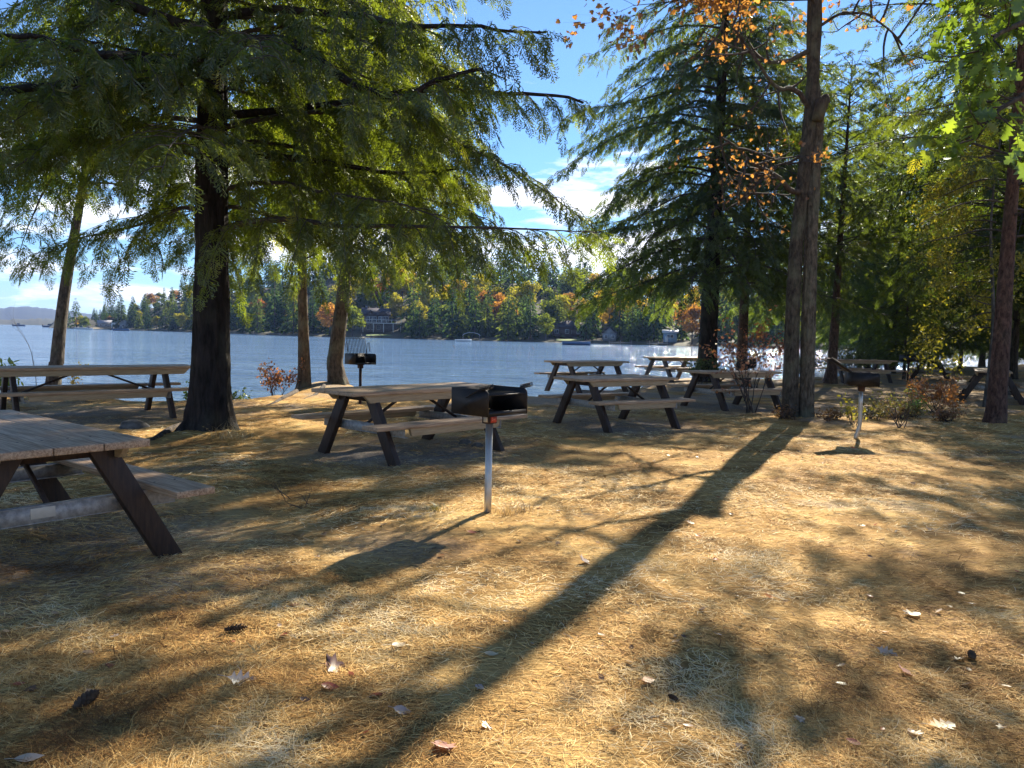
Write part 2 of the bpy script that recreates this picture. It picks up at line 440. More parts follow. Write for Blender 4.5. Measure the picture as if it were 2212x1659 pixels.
# ------------------------------------------------------------------ lake
def water_material():
    m, nt, N, L, out = mat_new('lake_water')
    tc = N('ShaderNodeTexCoord')
    def wv(sc, det, rot, dist):
        mp = N('ShaderNodeMapping'); mp.inputs['Scale'].default_value = sc; mp.inputs['Rotation'].default_value = (0, 0, rot); L(tc.outputs['Object'], mp.inputs[0])
        n = N('ShaderNodeTexNoise', in_Scale=1., in_Detail=det, in_Roughness=.6, in_Distortion=dist); L(mp.outputs[0], n.inputs['Vector']); return n.outputs['Fac']
    a = wv((.9, 2.4, 1), 5., .25, .3); b = wv((.28, .75, 1), 4., -.2, .5); c = wv((3.2, 6.5, 1), 3., .1, .2)
    e = wv((.07, .22, 1), 4., .15, .4)
    h = math_(N, L, 'ADD', math_(N, L, 'MULTIPLY', a, .6), math_(N, L, 'ADD', math_(N, L, 'MULTIPLY', b, 1.6), math_(N, L, 'ADD', math_(N, L, 'MULTIPLY', c, .12), math_(N, L, 'MULTIPLY', e, 4.5))))
    bs = N('ShaderNodeBsdfPrincipled', in_Roughness=.06, in_IOR=1.33)
    big = wv((.02, .09, 1), 3., .1, .3)
    r = ramp(N, [(.35, (.11, .19, .31)), (.7, (.17, .27, .40))]); L(big, r.inputs[0]); L(r.outputs[0], bs.inputs['Base Color'])
    bp = N('ShaderNodeBump', in_Strength=1.0, in_Distance=.36); L(h, bp.inputs['Height']); L(bp.outputs[0], bs.inputs['Normal'])
    L(bs.outputs[0], out.inputs['Surface'])
    return m
M['water'] = water_material()
g = Geo(); g.add([(-4300, -60, WATER), (4300, -60, WATER), (4300, 3900, WATER), (-4300, 3900, WATER)], np.array([[0, 1, 2, 3]]))
tag(g.obj('lake_water', M['water']), kind='structure')

# ------------------------------------------------------------------ picnic tables
def plank_geo(L_, ys, w, z0, z1, screws=()):
    g = Geo()
    for i, y in enumerate(ys):
        box(g, (0, y, (z0 + z1) / 2), (L_ - .004 * (i % 2), w, z1 - z0), tint=.5)
    for (x, y) in screws:
        a = np.arange(8) / 8 * 2 * PI
        V = [(x + .010 * c, y + .010 * s, z1 + .0015) for c, s in zip(np.cos(a), np.sin(a))] + [(x + .010 * c, y + .010 * s, z1 - .004) for c, s in zip(np.cos(a), np.sin(a))]
        j = np.arange(8); g.add(V, [np.arange(8)[None, :], np.stack([j + 8, (j + 1) % 8 + 8, (j + 1) % 8, j], -1)], 1)
    return g

def make_table(L_=2.3, fx=.80, plaque=False):
    root = empty('picnic_table')
    H = .81
    sc = [(s * (fx + o), y + q) for s in (-1, 1) for y in (-.268, 0, .268) for q in (-.07, .07) for o in (0,)] + [(0, y) for y in (-.268, .268)]
    bevel(plank_geo(L_, (-.268, 0, .268), .260, H - .042, H, sc).obj('tabletop', [M['plank'], M['screw']], root), .004)
    for s in (-1, 1):
        sc = [(e * (fx - .06), s * .69 + q) for e in (-1, 1) for q in (-.07, .07)]
        bevel(plank_geo(L_, (s * .69,), .255, .431, .473, sc).obj('seat', [M['plank'], M['screw']], root), .004)
        g = Geo(); e = L_ / 2 - .17
        prism(g, [(-e, H - .045), (-e + .09, H - .13), (e - .09, H - .13), (e, H - .045)], s * .345 - .019, s * .345 + .019, 'xz'); 
        bevel(g.obj('top_rail', M['cleat'], root), .003)
        g = Geo(); e = L_ / 2 - .20
        e2 = fx - .11
        prism(g, [(-e2, .429), (-e2 + .03, .345), (e2 - .03, .345), (e2, .429)], s * .77 - .019, s * .77 + .019, 'xz')
        bevel(g.obj('seat_rail', M['cleat'], root), .003)
    for ex in (-1, 1):
        for s in (-1, 1):
            p0, p1 = np.array([0, s * .235, H - .044]), np.array([0, s * .70, -.03])
            d = p1 - p0; ln = np.linalg.norm(d); ang = math.atan2(d[1], -d[2])
            g = Geo()
            # a parallelogram board, its ends cut level with the ground and the top
            w = .072 / math.cos(ang)
            prism(g, [(p0[1] - w, p0[2]), (p0[1] + w, p0[2]), (p1[1] + w, p1[2]), (p1[1] - w, p1[2])], ex * fx - .034, ex * fx + .034, 'yz')
            bevel(g.obj('leg', M['leg'], root), .007)
        xb = ex * (fx - .062)
        g = Geo(); h0, h1 = .325, .4285
        # a C channel: web and two flanges
        box(g, (xb, 0, (h0 + h1) / 2), (.005, 1.52, h1 - h0 - .012))
        box(g, (xb - ex * .022, 0, h1 - .003), (.050, 1.52, .005)); box(g, (xb - ex * .022, 0, h0 + .003), (.050, 1.52, .005))
        cb = g.obj('crossbeam', M['cross'], root)
        if plaque and ex < 0:
            g = Geo(); box(g, (xb - .0045, .05, .385), (.003, .135, .062)); bevel(g.obj('name_plate', M['plate'], cb), .001)
        g = Geo()
        box(g, (ex * fx, 0, H - .085), (.03, .66, .075)); g.obj('top_cleat', M['leg'], root)
        g = Geo()
        tube(g, [(ex * .07, 0, H - .052), (xb - ex * .03, 0, h1 - .035)], .018, 6); g.obj('brace', M['leg'], root)
    return root

TABLES = [  # x, y, turn, length, label
    (-3.32, 5.02, 141, 2.3, 'nearest picnic table, cut off by the left edge, planks and pale name plate in front'),
    (-6.9, 12.5, 42, 3.3, 'longest picnic table, at the left beside the thick black trunk, lake right behind it'),
    (-1.24, 9.65, 47, 2.3, 'picnic table behind the nearest grill, dappled top, dark A-frame legs'),
    (1.78, 13.05, 33, 2.1, 'picnic table with sunlit seat, in front of the two smaller tables at the shore'),
    (2.0, 20.6, 35, 2.3, 'small dark picnic table on the shore, standing right behind another table'),
    (5.7, 26.9, 33, 2.3, 'most distant lakeside picnic table, half hidden by the black hemlock trunk'),
    (4.75, 16.6, 26, 2.1, 'shaded picnic table left of the double trunk, among red-leaved bushes'),
    (12.6, 20.2, 60, 2.3, 'picnic table with glaring white top, behind the reddish trunk at the right'),
    (12.7, 28.3, 6, 2.6, 'long dark picnic table behind the bent-post grill against the bright water'),
    (17.4, 32.0, 60, 2.3, 'black picnic table seen from its end, far back in the grove'),
]
protos = {}
for i, (x, y, a, ln, lb) in enumerate(TABLES):
    key = 'plaque' if i == 0 else ln
    if key not in protos:
        o = protos[key] = make_table(ln, {2.3: .80, 3.3: 1.10, 2.1: .74, 2.6: .9}[ln], i == 0)
    else: o = copy_tree(protos[key])
    o.location = (x, y, gz(x, y) - .01); o.rotation_euler = (0, 0, math.radians(a)); k = {0: 1.0, 2: 1.05}.get(i, 1); o.scale = (k, k, 1.035 if i < 3 else 1)
    tag(o, lb, 'picnic table', 'picnic tables in the lakeside grove')

# ------------------------------------------------------------------ charcoal grills on posts
def make_grill(pose='flat', bent=False, sticker=False, pipe='pipe', h=.81):
    root = empty('park_grill')
    g = Geo()
    if bent: path = [(-.05, 0, -.06), (-.045, 0, .02), (-.02, 0, .10), (0, 0, .19), (.004, 0, .30), (0, 0, .55), (0, 0, h - .04)]
    else: path = [(0, 0, -.08), (0, 0, .1), (0, 0, h - .04)]
    tube(g, path, .030, 18); g.obj('post', M[pipe], root, smooth=True)
    g = Geo(); box(g, (0, 0, h - .035), (.088, .088, .075)); tube(g, [(0, 0, h - .005), (0, 0, h + .012)], .075, 12)
    slv = bevel(g.obj('sleeve', M['rust'], root), .004)
    if sticker:
        g = Geo(); box(g, (.0475, 0, h - .034), (.002, .07, .055)); st = g.obj('sticker', M['sticker'], slv)
        g = Geo()
        # worn pale lettering, an S-like curl and two strokes
        for (y0, z0, y1, z1) in ((-.022, .012, -.008, .012), (-.022, .012, -.022, .003), (-.022, .003, -.008, .003), (-.008, .003, -.008, -.008), (-.022, -.008, -.008, -.008), (.0, .012, .006, -.008), (.006, -.008, .012, .012), (.018, .012, .018, -.008)):
            tube(g, [(.0492, y0, h - .034 + z0), (.0492, y1, h - .034 + z1)], .0017, 4)
        g.obj('lettering', M['sticker_mark'], st)
        g = Geo(); box(g, (0, -.0475, h - .034), (.045, .002, .05)); g.obj('plate', M['plate'], slv)
    b0, b1 = h + .014, h + .225
    ax, ay, th = .205, .235, .0035
    g = Geo()
    box(g, (0, 0, b0), (2 * ax, 2 * ay, .006))                                    # floor
    box(g, (-ax, 0, (b0 + b1) / 2 + .003), (.006, 2 * ay - .012, b1 - b0 - .008))       # back
    arc = [(ax - .05 + .05 * math.cos(t), b1 - .05 + .05 * math.sin(t)) for t in np.linspace(0, PI / 2, 7)]
    for s in (-1, 1):
        prism(g, [(-ax - .003, b0 - .003), (ax, b0 - .003)] + arc + [(-ax - .003, b1)], s * ay - th, s * ay + th, 'xz')
    box(g, (ax - .004, 0, b0 + .02), (.006, 2 * ay - .012, .035))
    g.obj('firebox', M['steel'], root)
    # grate with two arms and coiled grips
    gr = Geo(); W2 = ay - .02
    for y in np.linspace(-W2, W2, 14): tube(gr, [(-.18, y, 0), (.03, y, .004), (.19, y, 0)], .0065, 5)
    for x in (-.18, .19): tube(gr, [(x, -W2, 0), (x, W2, 0)], .007, 5)
    T = np.eye(3); off = np.array([0, 0, b1 - .045])
    if pose == 'up': T = rotm('Y', math.radians(78)); off = np.array([-.16, 0, b1 + .13])
    if pose == 'back': T = rotm('Y', math.radians(34)); off = np.array([-.33, 0, b1 + .085])
    for k in range(len(gr.V)): gr.V[k] = gr.V[k] @ T.T + off
    if pose == 'back':
        box(gr, off, (.40, 2 * W2, .008), T)
    ga = gr.obj('grate', M['steel'], root)
    for s in (-1, 1):
        g = Geo()
        if pose == 'flat':
            q = [(-.03, s * (ay + .012), b1 - .075), (.03, s * (ay + .014), b1 - .04), (.13, s * (ay + .012), b1 + .005), (.185, s * (ay + .008), b1 + .018)]
            tube(g, q, .0055, 6); p0, p1 = np.array(q[-2]), np.array([.245, s * (ay + .004), b1 + .034])
        elif pose == 'up':
            q = [(-.15, s * ay, b1 - .02), (-.17, s * (ay + .02), b1 + .2), (-.10, s * (ay + .02), b1 + .22)]
            tube(g, q, .006, 6); p0, p1 = np.array(q[-1]), np.array([-.06, s * (ay + .02), b1 + .04])
        else:
            q = [(-.18, s * (ay - .01), b1), (-.36, s * (ay - .005), b1 + .115), (-.50, s * (ay - .005), b1 + .21)]
            tube(g, q, .007, 6); p0, p1 = np.array(q[-2]), np.array(q[-1])
        n = 60; t = np.linspace(0, 1, n); d = nrm(p1 - p0); e1 = nrm(np.cross(d, [0, 1, .01])); e2 = np.cross(d, e1)
        r = .016
        tube(g, p0 + t[:, None] * (p1 - p0) + r * (np.cos(t * 50)[:, None] * e1 + np.sin(t * 50)[:, None] * e2), .0042, 5)
        g.obj('handle', M['steel'], root, smooth=True)
    return root
GRILLS = [
    (-.18, 6.32, -41, dict(sticker=True), 'nearest charcoal grill, open black firebox on pale pipe post with red sticker'),
    (-3.06, 15.48, -48, dict(pose='up', pipe='rust'), 'charcoal grill by the water with its grate swung upright, rusty post'),
    (5.43, 11.93, -12, dict(pose='back', bent=True), 'charcoal grill on a post bent at the foot, its grate tipped back'),
    (13.9, 27.0, 10, dict(pipe='rust'), 'small dark charcoal grill far back against the bright water, thin post'),
    (5.75, 18.9, -25, dict(pipe='rust'), 'charcoal grill in shade behind the red bush, between two trunks'),
]
for x, y, a, kw, lb in GRILLS:
    o = make_grill(**kw); o.location = (x, y, gz(x, y)); o.rotation_euler = (0, 0, math.radians(a))
    tag(o, lb, 'grill', 'charcoal grills on posts')

# ------------------------------------------------------------------ foliage building blocks
M['twig'] = simple('twig_bark', (.038, .030, .025), .9, nscale=20., col2=(.085, .070, .060))

def frond(nside, sub, width, rng):
    """a flat conifer spray along +X of length 1: side twigs as narrow blades"""
    V, Q = [], []
    def blade(p, d, l, w):
        d = nrm(d); s = np.array([-d[1], d[0], 0.]) * w; s[2] += rng.normal(0, w * .5)
        m = p + d * l * .45
        b = len(V); V.extend([p, m + s, p + d * l + np.array([0, 0, -.12 * l]), m - s]); Q.append([b, b + 1, b + 2, b + 3])
    for k in range(nside):
        x = (k + .6) / nside * .92
        for sgn in (-1, 1):
            xx = x + (sgn > 0) * .4 / nside
            p = np.array([xx, 0, -.16 * xx * xx]); a = sgn * rng.uniform(.75, 1.0)
            l = (.40 * (1 - xx) ** .8 + .10) * rng.uniform(.75, 1.15)
            d = np.array([math.cos(a), math.sin(a), -.15])
            blade(p, d, l, width)
            if sub and l > .2:
                for q in np.linspace(.35, .8, sub):
                    pp = p + nrm(d) * l * q; b2 = a + (.75 if rng.random() < .5 else -.75)
                    blade(pp, np.array([math.cos(b2), math.sin(b2), -.2]), l * .42, width * .85)
    blade(np.array([.1, 0, 0]), np.array([1., 0, -.14]), .9, width * .7)
    return np.array(V), np.array(Q)
FR = {}
_r = np.random.default_rng(3)
FR['fine'] = [frond(8, 2, .026, _r) for _ in range(4)]
FR['mid'] = [frond(6, 1, .040, _r) for _ in range(4)]
FR['coarse'] = [frond(4, 0, .075, _r) for _ in range(3)]

def place(geo, temps, O, D, scale, tint, rng, mat=0, up=None, rolls=.5):
    O = np.asarray(O, float); n = len(O)
    if n == 0: return
    X_ = nrm(D); u = np.tile(np.array([0, 0, 1.]), (n, 1)) if up is None else nrm(up)
    u = u + rng.normal(0, rolls, (n, 3))
    Y_ = nrm(np.cross(u, X_)); Z_ = np.cross(X_, Y_)
    R = np.stack([X_, Y_, Z_], -1)
    which = rng.integers(0, len(temps), n); scale = np.broadcast_to(scale, (n,)); tint = np.broadcast_to(tint, (n,))
    for t, (V, Q) in enumerate(temps):
        m = np.nonzero(which == t)[0]
        if not len(m): continue
        VV = np.einsum('nij,kj->nki', R[m], V) * scale[m][:, None, None] + O[m][:, None, :]
        b = (np.arange(len(m)) * len(V))[:, None, None]
        qs = Q if isinstance(Q, list) else [Q]
        geo.add(VV.reshape(-1, 3), [(q[None] + b).reshape(-1, q.shape[1]) for q in qs], mat, np.repeat(tint[m], len(V)))

def poly_at(path, s):
    n = len(path) - 1; f = np.clip(np.asarray(s) * n, 0, n - 1e-6); i = f.astype(int); t = (f - i)[:, None]
    return path[i] * (1 - t) + path[i + 1] * t

def dress(geo, path, rng, size, tset, sec_gap, fr_gap, droop, reach=.38, start=.12, wood=True, tint0=.5, r_sec=.008, maxsec=1.6):
    """hang side branches with sprays along a limb"""
    path = np.asarray(path, float)
    seg = np.linalg.norm(np.diff(path, axis=0), axis=1); Ltot = seg.sum()
    ns = max(3, int(Ltot * (1 - start) / sec_gap))
    S = start + (1 - start) * (np.arange(ns) + rng.uniform(.2, .8, ns)) / ns
    pts = poly_at(path, S); tang = nrm(poly_at(path, np.minimum(S + .04, 1)) - poly_at(path, S - .04))
    Oa, Da, Sa, Ta = [], [], [], []
    for k in range(ns):
        s = S[k]; sg = 1 if k % 2 else -1
        th = tang[k].copy(); th[2] *= .3; th = nrm(th)
        a = sg * rng.uniform(.65, 1.15)
        h = np.array([th[0] * math.cos(a) - th[1] * math.sin(a), th[0] * math.sin(a) + th[1] * math.cos(a), 0])
        l = min(maxsec, Ltot * reach) * (1 - s) ** .6 * rng.uniform(.6, 1.1) + size * .7
        t = np.linspace(0, 1, 5)[:, None]
        dr = droop * rng.uniform(.6, 1.4)
        sp = pts[k] + h * l * (t - .12 * t * t) + np.array([0, 0, 1]) * l * (.08 * t - dr * t * t)
        if wood: tube(geo, sp, np.linspace(r_sec, .002, 5), 3, 1, cap=False)
        nf = max(2, int(l / fr_gap)); ss = (np.arange(nf) + .7) / nf * (1 - .12) + .12
        fp = poly_at(sp, ss); ft = nrm(poly_at(sp, np.minimum(ss + .1, 1)) - poly_at(sp, np.maximum(ss - .1, 0)))
        sg2 = np.where(np.arange(nf) % 2 == 0, 1, -1) * rng.uniform(.45, .95, nf); sg2[-1] = 0
        d = np.stack([ft[:, 0] * np.cos(sg2) - ft[:, 1] * np.sin(sg2), ft[:, 0] * np.sin(sg2) + ft[:, 1] * np.cos(sg2), ft[:, 2] - rng.uniform(.1, .55, nf) * (.5 + droop)], -1)
        Oa.append(fp); Da.append(d); Sa.append(size * rng.uniform(.65, 1.15, nf)); Ta.append(np.clip(tint0 + rng.normal(0, .16, nf) + rng.normal(0, .10), 0, 1))
    nf = 4; Oa.append(poly_at(path, np.linspace(.8, 1, nf))); Da.append(np.tile(tang[-1] - np.array([0, 0, .3]), (nf, 1)) + rng.normal(0, .2, (nf, 3))); Sa.append(np.full(nf, size)); Ta.append(np.full(nf, tint0))
    place(geo, FR[tset], np.concatenate(Oa), np.concatenate(Da), np.concatenate(Sa), np.concatenate(Ta), rng, 0, rolls=.3)

def trunk_geo(path, r0, r1, sides=20, flare=.55, lobes=5, seed=0, rough=.05, rads=None, fine=False):
    path = np.asarray(path, float)
    seg = np.concatenate([[0], np.cumsum(np.linalg.norm(np.diff(path, axis=0), axis=1))])
    n = max(14, int(seg[-1] / .3)); zs = np.unique(np.concatenate([np.linspace(0, .9, 10), np.linspace(0, seg[-1], n)] + ([np.arange(0, min(5.5, seg[-1]), .07)] if fine else [])))
    pp = np.stack([np.interp(zs, seg, path[:, i]) for i in range(3)], -1)
    k = np.ones(5) / 5
    if len(pp) > 14 and not fine:
        for i in range(2):
            e = np.pad(pp[:, i], 2, mode='edge'); pp[:, i] = np.convolve(e, k, 'valid')
    rad = r0 + (r1 - r0) * (zs / seg[-1]) ** .85
    if rads is not None: rad = np.interp(zs, seg, rads)
    rad = rad * (1 + flare * np.exp(-zs / max(.28, r0 * .9)))
    def ridge(i, a):
        z = zs[i]
        x = 1 + rough * (vnoise(a * 3.2 + 50, z * 1.1, seed) - .5) * 2 + rough * .8 * np.sin(a * 9 + 3 * vnoise(z * .8, z * 0, seed + 3))
        x = x + np.exp(-z / (r0 * 1.1)) * .30 * np.cos(a * lobes + 2 * seed) * (.6 + .8 * vnoise(a * 1.2, z * 0, seed + 9))
        if fine:
            q = a + .25 * (vnoise(z * 1.3 + a * 0, a * 2, seed + 31) - .5)
            fur = np.abs(vnoise(q * 9, z * 1.6, seed + 41) - .5) * 2; x = x + .085 * (np.minimum(fur * 2.2, 1) - .6) + .03 * (vnoise(a * 16, z * 7, seed + 51) - .5)
        # the two ends of the angle must meet
        return x * (1 - .0 * a)
    g = Geo(); tube(g, pp, rad, sides, ridge=ridge)
    return g

def conifer(base, H, r0, z0, length, nprim, rng, name='hemlock', size=.36, tset='mid', sec_gap=.26, fr_gap=.17, droop=.34, rise=.18, lean=(0, 0), color=(.06, .095, .028),
            bark='bark', bcol=(.06, .048, .04), tint0=.45, wood=True, limbs=(), path=None, flare=.5, avoid=None, ztop=None, drop=.5, side_bias=None, sides=18, dead=0, lowcut=.9, dstart=.10, fine=False):
    root = empty(name, (base[0], base[1], base[2]))
    if path is None:
        path = [(0, 0, -.15), (lean[0] * .25, lean[1] * .25, H * .3), (lean[0] * .6, lean[1] * .6, H * .65), (lean[0], lean[1], H)]
    path = np.array(path, float)
    trunk_geo(path, r0, .012, sides=sides, flare=flare, seed=int(rng.integers(1, 99)), fine=fine).obj('trunk', M[bark], root, smooth=True, color=bcol)
    zz = path[:, 2]
    at = lambda z: np.array([np.interp(z, zz, path[:, 0]), np.interp(z, zz, path[:, 1]), z])
    g = Geo()
    gold = 2.399963
    for k in range(nprim):
        f = (k + rng.uniform(0, .9)) / nprim; z = z0 + (H - z0) * f ** .95
        if z > H - .2: continue
        a = k * gold + rng.uniform(-.5, .5); l = length(f) * rng.uniform(.7, 1.12)
        if side_bias is not None: l *= side_bias(a, f)
        l = max(l, .5) * (1.15 if f > .7 else 1)
        if avoid is not None and avoid(a, z): continue
        h = np.array([math.cos(a), math.sin(a), 0]); t = np.linspace(0, 1, 9)[:, None]
        wob = np.array([-h[1], h[0], 0]) * np.sin(t * rng.uniform(2, 5)) * l * rng.uniform(-.13, .13) + np.array([0, 0, 1]) * np.sin(t * rng.uniform(4, 9)) * l * .022
        rs = rise * (1 + 1.3 * f) * rng.uniform(.2, 1.9); dr = drop * (1 - .55 * f) * rng.uniform(.7, 1.3)
        p = at(z) + h * l * (t - .06 * t * t) + wob + np.array([0, 0, 1]) * l * (rs * t - dr * t * t * (t ** .4))
        lc = min(z - .05, (lowcut(a) if callable(lowcut) else lowcut) + rng.uniform(-.15, .35)); lowest = p[:, 2].min()
        if lowest < lc: dn = p[:, 2] < z; p[dn, 2] = z - (z - p[dn, 2]) * (z - lc) / (z - lowest)
        tube(g, p, np.linspace(max(.010, .0072 * l + .006), .004, 9), 5, 1, cap=False)
        if k < dead: continue
        ts, sg, fg, sz = tset, sec_gap, fr_gap, size
        if ztop is not None and z > ztop: ts, sg, fg, sz = 'coarse', sec_gap * 1.5, fr_gap * 1.5, size * 1.35
        dress(g, p, rng, sz, ts, sg, fg, droop, start=dstart, wood=wood and ts != 'coarse', tint0=tint0 + rng.normal(0, .07))
    for lb in limbs:                                     # limbs seen one by one in the picture
        p = np.array(lb['path'], float) - np.array(base, float); lg = Geo()
        n = 22; seg = np.linspace(0, 1, n); p = poly_at(p, seg); kk = np.array([.25, .5, .25]); p[1:-1] = p[:-2] * .25 + p[1:-1] * .5 + p[2:] * .25; p[1:-1] += np.cumsum(rng.normal(0, .018, (n - 2, 3)), 0) * .8; p[-1] = np.array(lb['path'][-1]) - np.array(base)
        tube(lg, p, np.linspace(lb['r'], lb.get('r1', .012), n) , 8, 0)
        lg.obj('limb', M[bark], root, smooth=True, color=bcol)
        if lb.get('dress', True):
            dress(g, p, rng, size, tset, sec_gap, fr_gap, droop, start=lb.get('start', .25), tint0=tint0, maxsec=lb.get('maxsec', 1.5))
    g.obj('crown', [M['needle_foliage'], M['twig']], root, color=color)
    return root

# ---------------- broad-leaved growth
def leaf_temps(kind):
    if kind == 'diamond':
        return [(np.array([[0, 0, 0], [.45, .30, .06], [1, 0, -.10], [.45, -.30, .06]]), np.array([[0, 1, 2, 3]]))]
    if kind == 'maple':
        half = [(0, 0), (.16, -.24), (.04, -.46), (.30, -.36), (.46, -.56), (.56, -.24), (.76, -.26), (1.0, 0)]
    elif kind == 'oak':
        half = [(0, 0), (.16, -.08), (.24, -.26), (.33, -.10), (.46, -.36), (.54, -.13), (.70, -.33), (.75, -.12), (.88, -.18), (1.0, 0)]
    else:                                                # plain oval, for dry beech leaves
        half = [(0, 0), (.15, -.16), (.4, -.27), (.65, -.22), (.85, -.1), (1.0, 0)]
    out = []
    for c in (.35, -.25, .6):
        pts = [(x, y) for x, y in half] + [(x, -y) for x, y in half[-2:0:-1]]
        n = len(half); V = [(x, y, c * y * y - .12 * math.sin(x * 3) * c) for x, y in pts]
        # midrib vertices let the blade fold
        faces3, faces4 = [], []
        mid = {}
        for i in range(1, n - 1):
            x = half[i][0]; mid[i] = len(V); V.append((max(.04, min(.96, x)), 0, -.03 - .12 * math.sin(x * 3) * c))
        N2 = len(pts)
        for i in range(n - 1):
            a, b = i, i + 1; a2, b2 = (N2 - a) % N2, (N2 - b) % N2
            ma, mb = mid.get(a), mid.get(b)
            if ma is None: faces3 += [(a, b, mb), (a, mb, b2)]
            elif mb is None: faces3 += [(a, b, ma), (ma, b, a2)]
            else: faces4 += [(a, b, mb, ma), (ma, mb, b2, a2)]
        out.append((np.array(V), [np.array(faces3), np.array(faces4)]))
    return out
LT = {k: leaf_temps(k) for k in ('diamond', 'maple', 'oak', 'oval')}

def grow(geo, rng, p, d, l, r, level, tips, spread=.55, kids=3, up=.15, mat=0, sides=5, curve=.25, shrink=.62):
    """a limb that forks; collects points along its fine twigs in tips"""
    n = 6; path = [np.array(p, float)]; d = nrm(np.array(d, float)); c = rng.normal(0, curve, 3)
    for i in range(n):
        d = nrm(d + c / n + np.array([0, 0, up / n]) + rng.normal(0, .06, 3)); path.append(path[-1] + d * l / n)
    path = np.array(path); r1 = r * (.5 if level else .35)
    tube(geo, path, np.linspace(r, r1, n + 1), max(3, sides), mat, cap=False)
    if level == 0:
        for q in path[2:]: tips.append((q, d))
        return
    for k in range(kids):
        s = rng.uniform(.35, 1.0) if k else 1.0
        q = poly_at(path, np.array([s]))[0]; ax = nrm(rng.normal(0, 1, 3)); dd = nrm(d + ax * spread * rng.uniform(.6, 1.3))
        grow(geo, rng, q, dd, l * shrink * rng.uniform(.75, 1.2), r1 * rng.uniform(.6, .9), level - 1, tips, spread, kids, up, mat, max(3, sides - 1), curve, shrink)

def leaves_on(geo, tips, rng, per, size, kind, mat=0, jitter=.12, tint=(.5, .2), hang=.4, frac=1.0):
    if not tips: return
    P0 = np.array([t[0] for t in tips]); D0 = np.array([t[1] for t in tips])
    if frac < 1: k = rng.random(len(P0)) < frac; P0, D0 = P0[k], D0[k]
    P0 = np.repeat(P0, per, 0); D0 = np.repeat(D0, per, 0); n = len(P0)
    O = P0 + rng.normal(0, jitter, (n, 3)); D = D0 * .4 + rng.normal(0, .6, (n, 3)); D[:, 2] -= hang
    place(geo, LT[kind], O, D, size * rng.uniform(.65, 1.2, n), np.clip(rng.normal(tint[0], tint[1], n), 0, 1), rng, mat, up=rng.normal(0, .5, (n, 3)) + np.array([0, 0, 1.]))

def shrub(name, x, y, rng, stems, h, level, leaf, size, per, color, label, cat='bush', spread=.55, kids=3, lean=.5, r=.010, frac=1.0, tint=(.5, .2), group=None, parts=('stems', 'leaves'), up=.15, mat='leaf_foliage', jit=.05):
    root = empty(name, (x, y, gz(x, y) - .02))
    g = Geo(); tips = []
    for k in range(stems):
        a = rng.uniform(0, 2 * PI); dd = np.array([math.cos(a) * lean, math.sin(a) * lean, 1.])
        grow(g, rng, (rng.normal(0, .06), rng.normal(0, .06), 0), dd, h * .5 * rng.uniform(.7, 1.15), r, level, tips, spread, kids, up, 0, 4)
    g.obj('stem', M['twig'], root)
    if per:
        lg = Geo(); leaves_on(lg, tips, rng, per, size, leaf, jitter=jit, frac=frac, tint=tint); lg.obj('foliage', M[mat], root, color=color)
    return tag(root, label, cat, group)

# ------------------------------------------------------------------ the trees of the grove
def rg(k): return np.random.default_rng(1000 + k)
def base(x, y): return (x, y, gz(x, y))

# the big black-trunked hemlock on the left
B = base(-4.29, 10.91)
limb = lambda pts, r, **kw: dict(path=[tuple(P(u, v, y)) for u, v, y in pts], r=r, **kw)
L1 = [
    limb([(455, 130, 10.9), (380, 140, 10.0), (300, 135, 9.2), (200, 140, 8.4), (90, 105, 7.6), (-60, 90, 7.0)], .085, start=.2),
    limb([(455, 60, 10.9), (420, 60, 10.2), (300, 10, 9.4), (180, -30, 8.8), (60, -50, 8.2)], .105, start=.35),
    limb([(455, 190, 10.9), (330, 200, 10.0), (215, 185, 9.2), (120, 210, 8.6), (0, 235, 8.0), (-120, 260, 7.6)], .075, start=.2, r1=.03),
    limb([(460, 80, 10.9), (545, 84, 10.3), (640, 92, 9.7), (730, 160, 9.2), (800, 200, 8.9), (880, 212, 8.8), (960, 175, 8.7), (1040, 150, 8.6)], .075, start=.25, r1=.02),
    limb([(470, 330, 10.9), (600, 330, 11.2), (760, 345, 11.6), (900, 360, 12.0), (1000, 345, 12.3)], .06, start=.15),
    limb([(470, 250, 10.9), (640, 240, 11.0), (880, 205, 11.2), (980, 208, 11.3), (1130, 220, 11.5), (1260, 222, 11.8)], .062, start=.15, r1=.02),
    limb([(460, 40, 10.9), (600, 20, 10.2), (760, 30, 9.6), (900, 60, 9.2), (1050, 40, 8.9), (1180, 70, 8.8)], .06, start=.3),
]
hemlock_len = lambda f: 5.3 * (1 - f) ** .7 * (.86 + .14 * math.sin(f * 23)) + .25
t = conifer(B, 16.5, .275, 2.75, hemlock_len, 150, rg(1), size=.32, tset='fine', sec_gap=.18, fr_gap=.105, droop=.62, rise=.13, drop=.46, side_bias=lambda a, f: (1.0 + .20 * max(0, math.cos(a - .2)) * (f < .55)) * (.72 if math.sin(a) < -.35 and f < .4 else 1), ztop=8.2, limbs=L1, lowcut=lambda a: 2.95 if math.sin(a) < -.4 else 2.65 if math.cos(a) > .2 else 2.1, dstart=.04, fine=True,
            avoid=lambda a, z: z < 3.7 and math.sin(a) < -.4,
            path=[(0, 0, -.2), (.02, 0, 2), (.06, 0, 5), (.12, .0, 10), (.2, .1, 16.5)], bcol=(.026, .021, .019), color=(.062, .088, .023), sides=60, flare=.75)
tag(t, 'big hemlock with the thickest, nearly black trunk, drooping boughs across the upper left', 'tree')

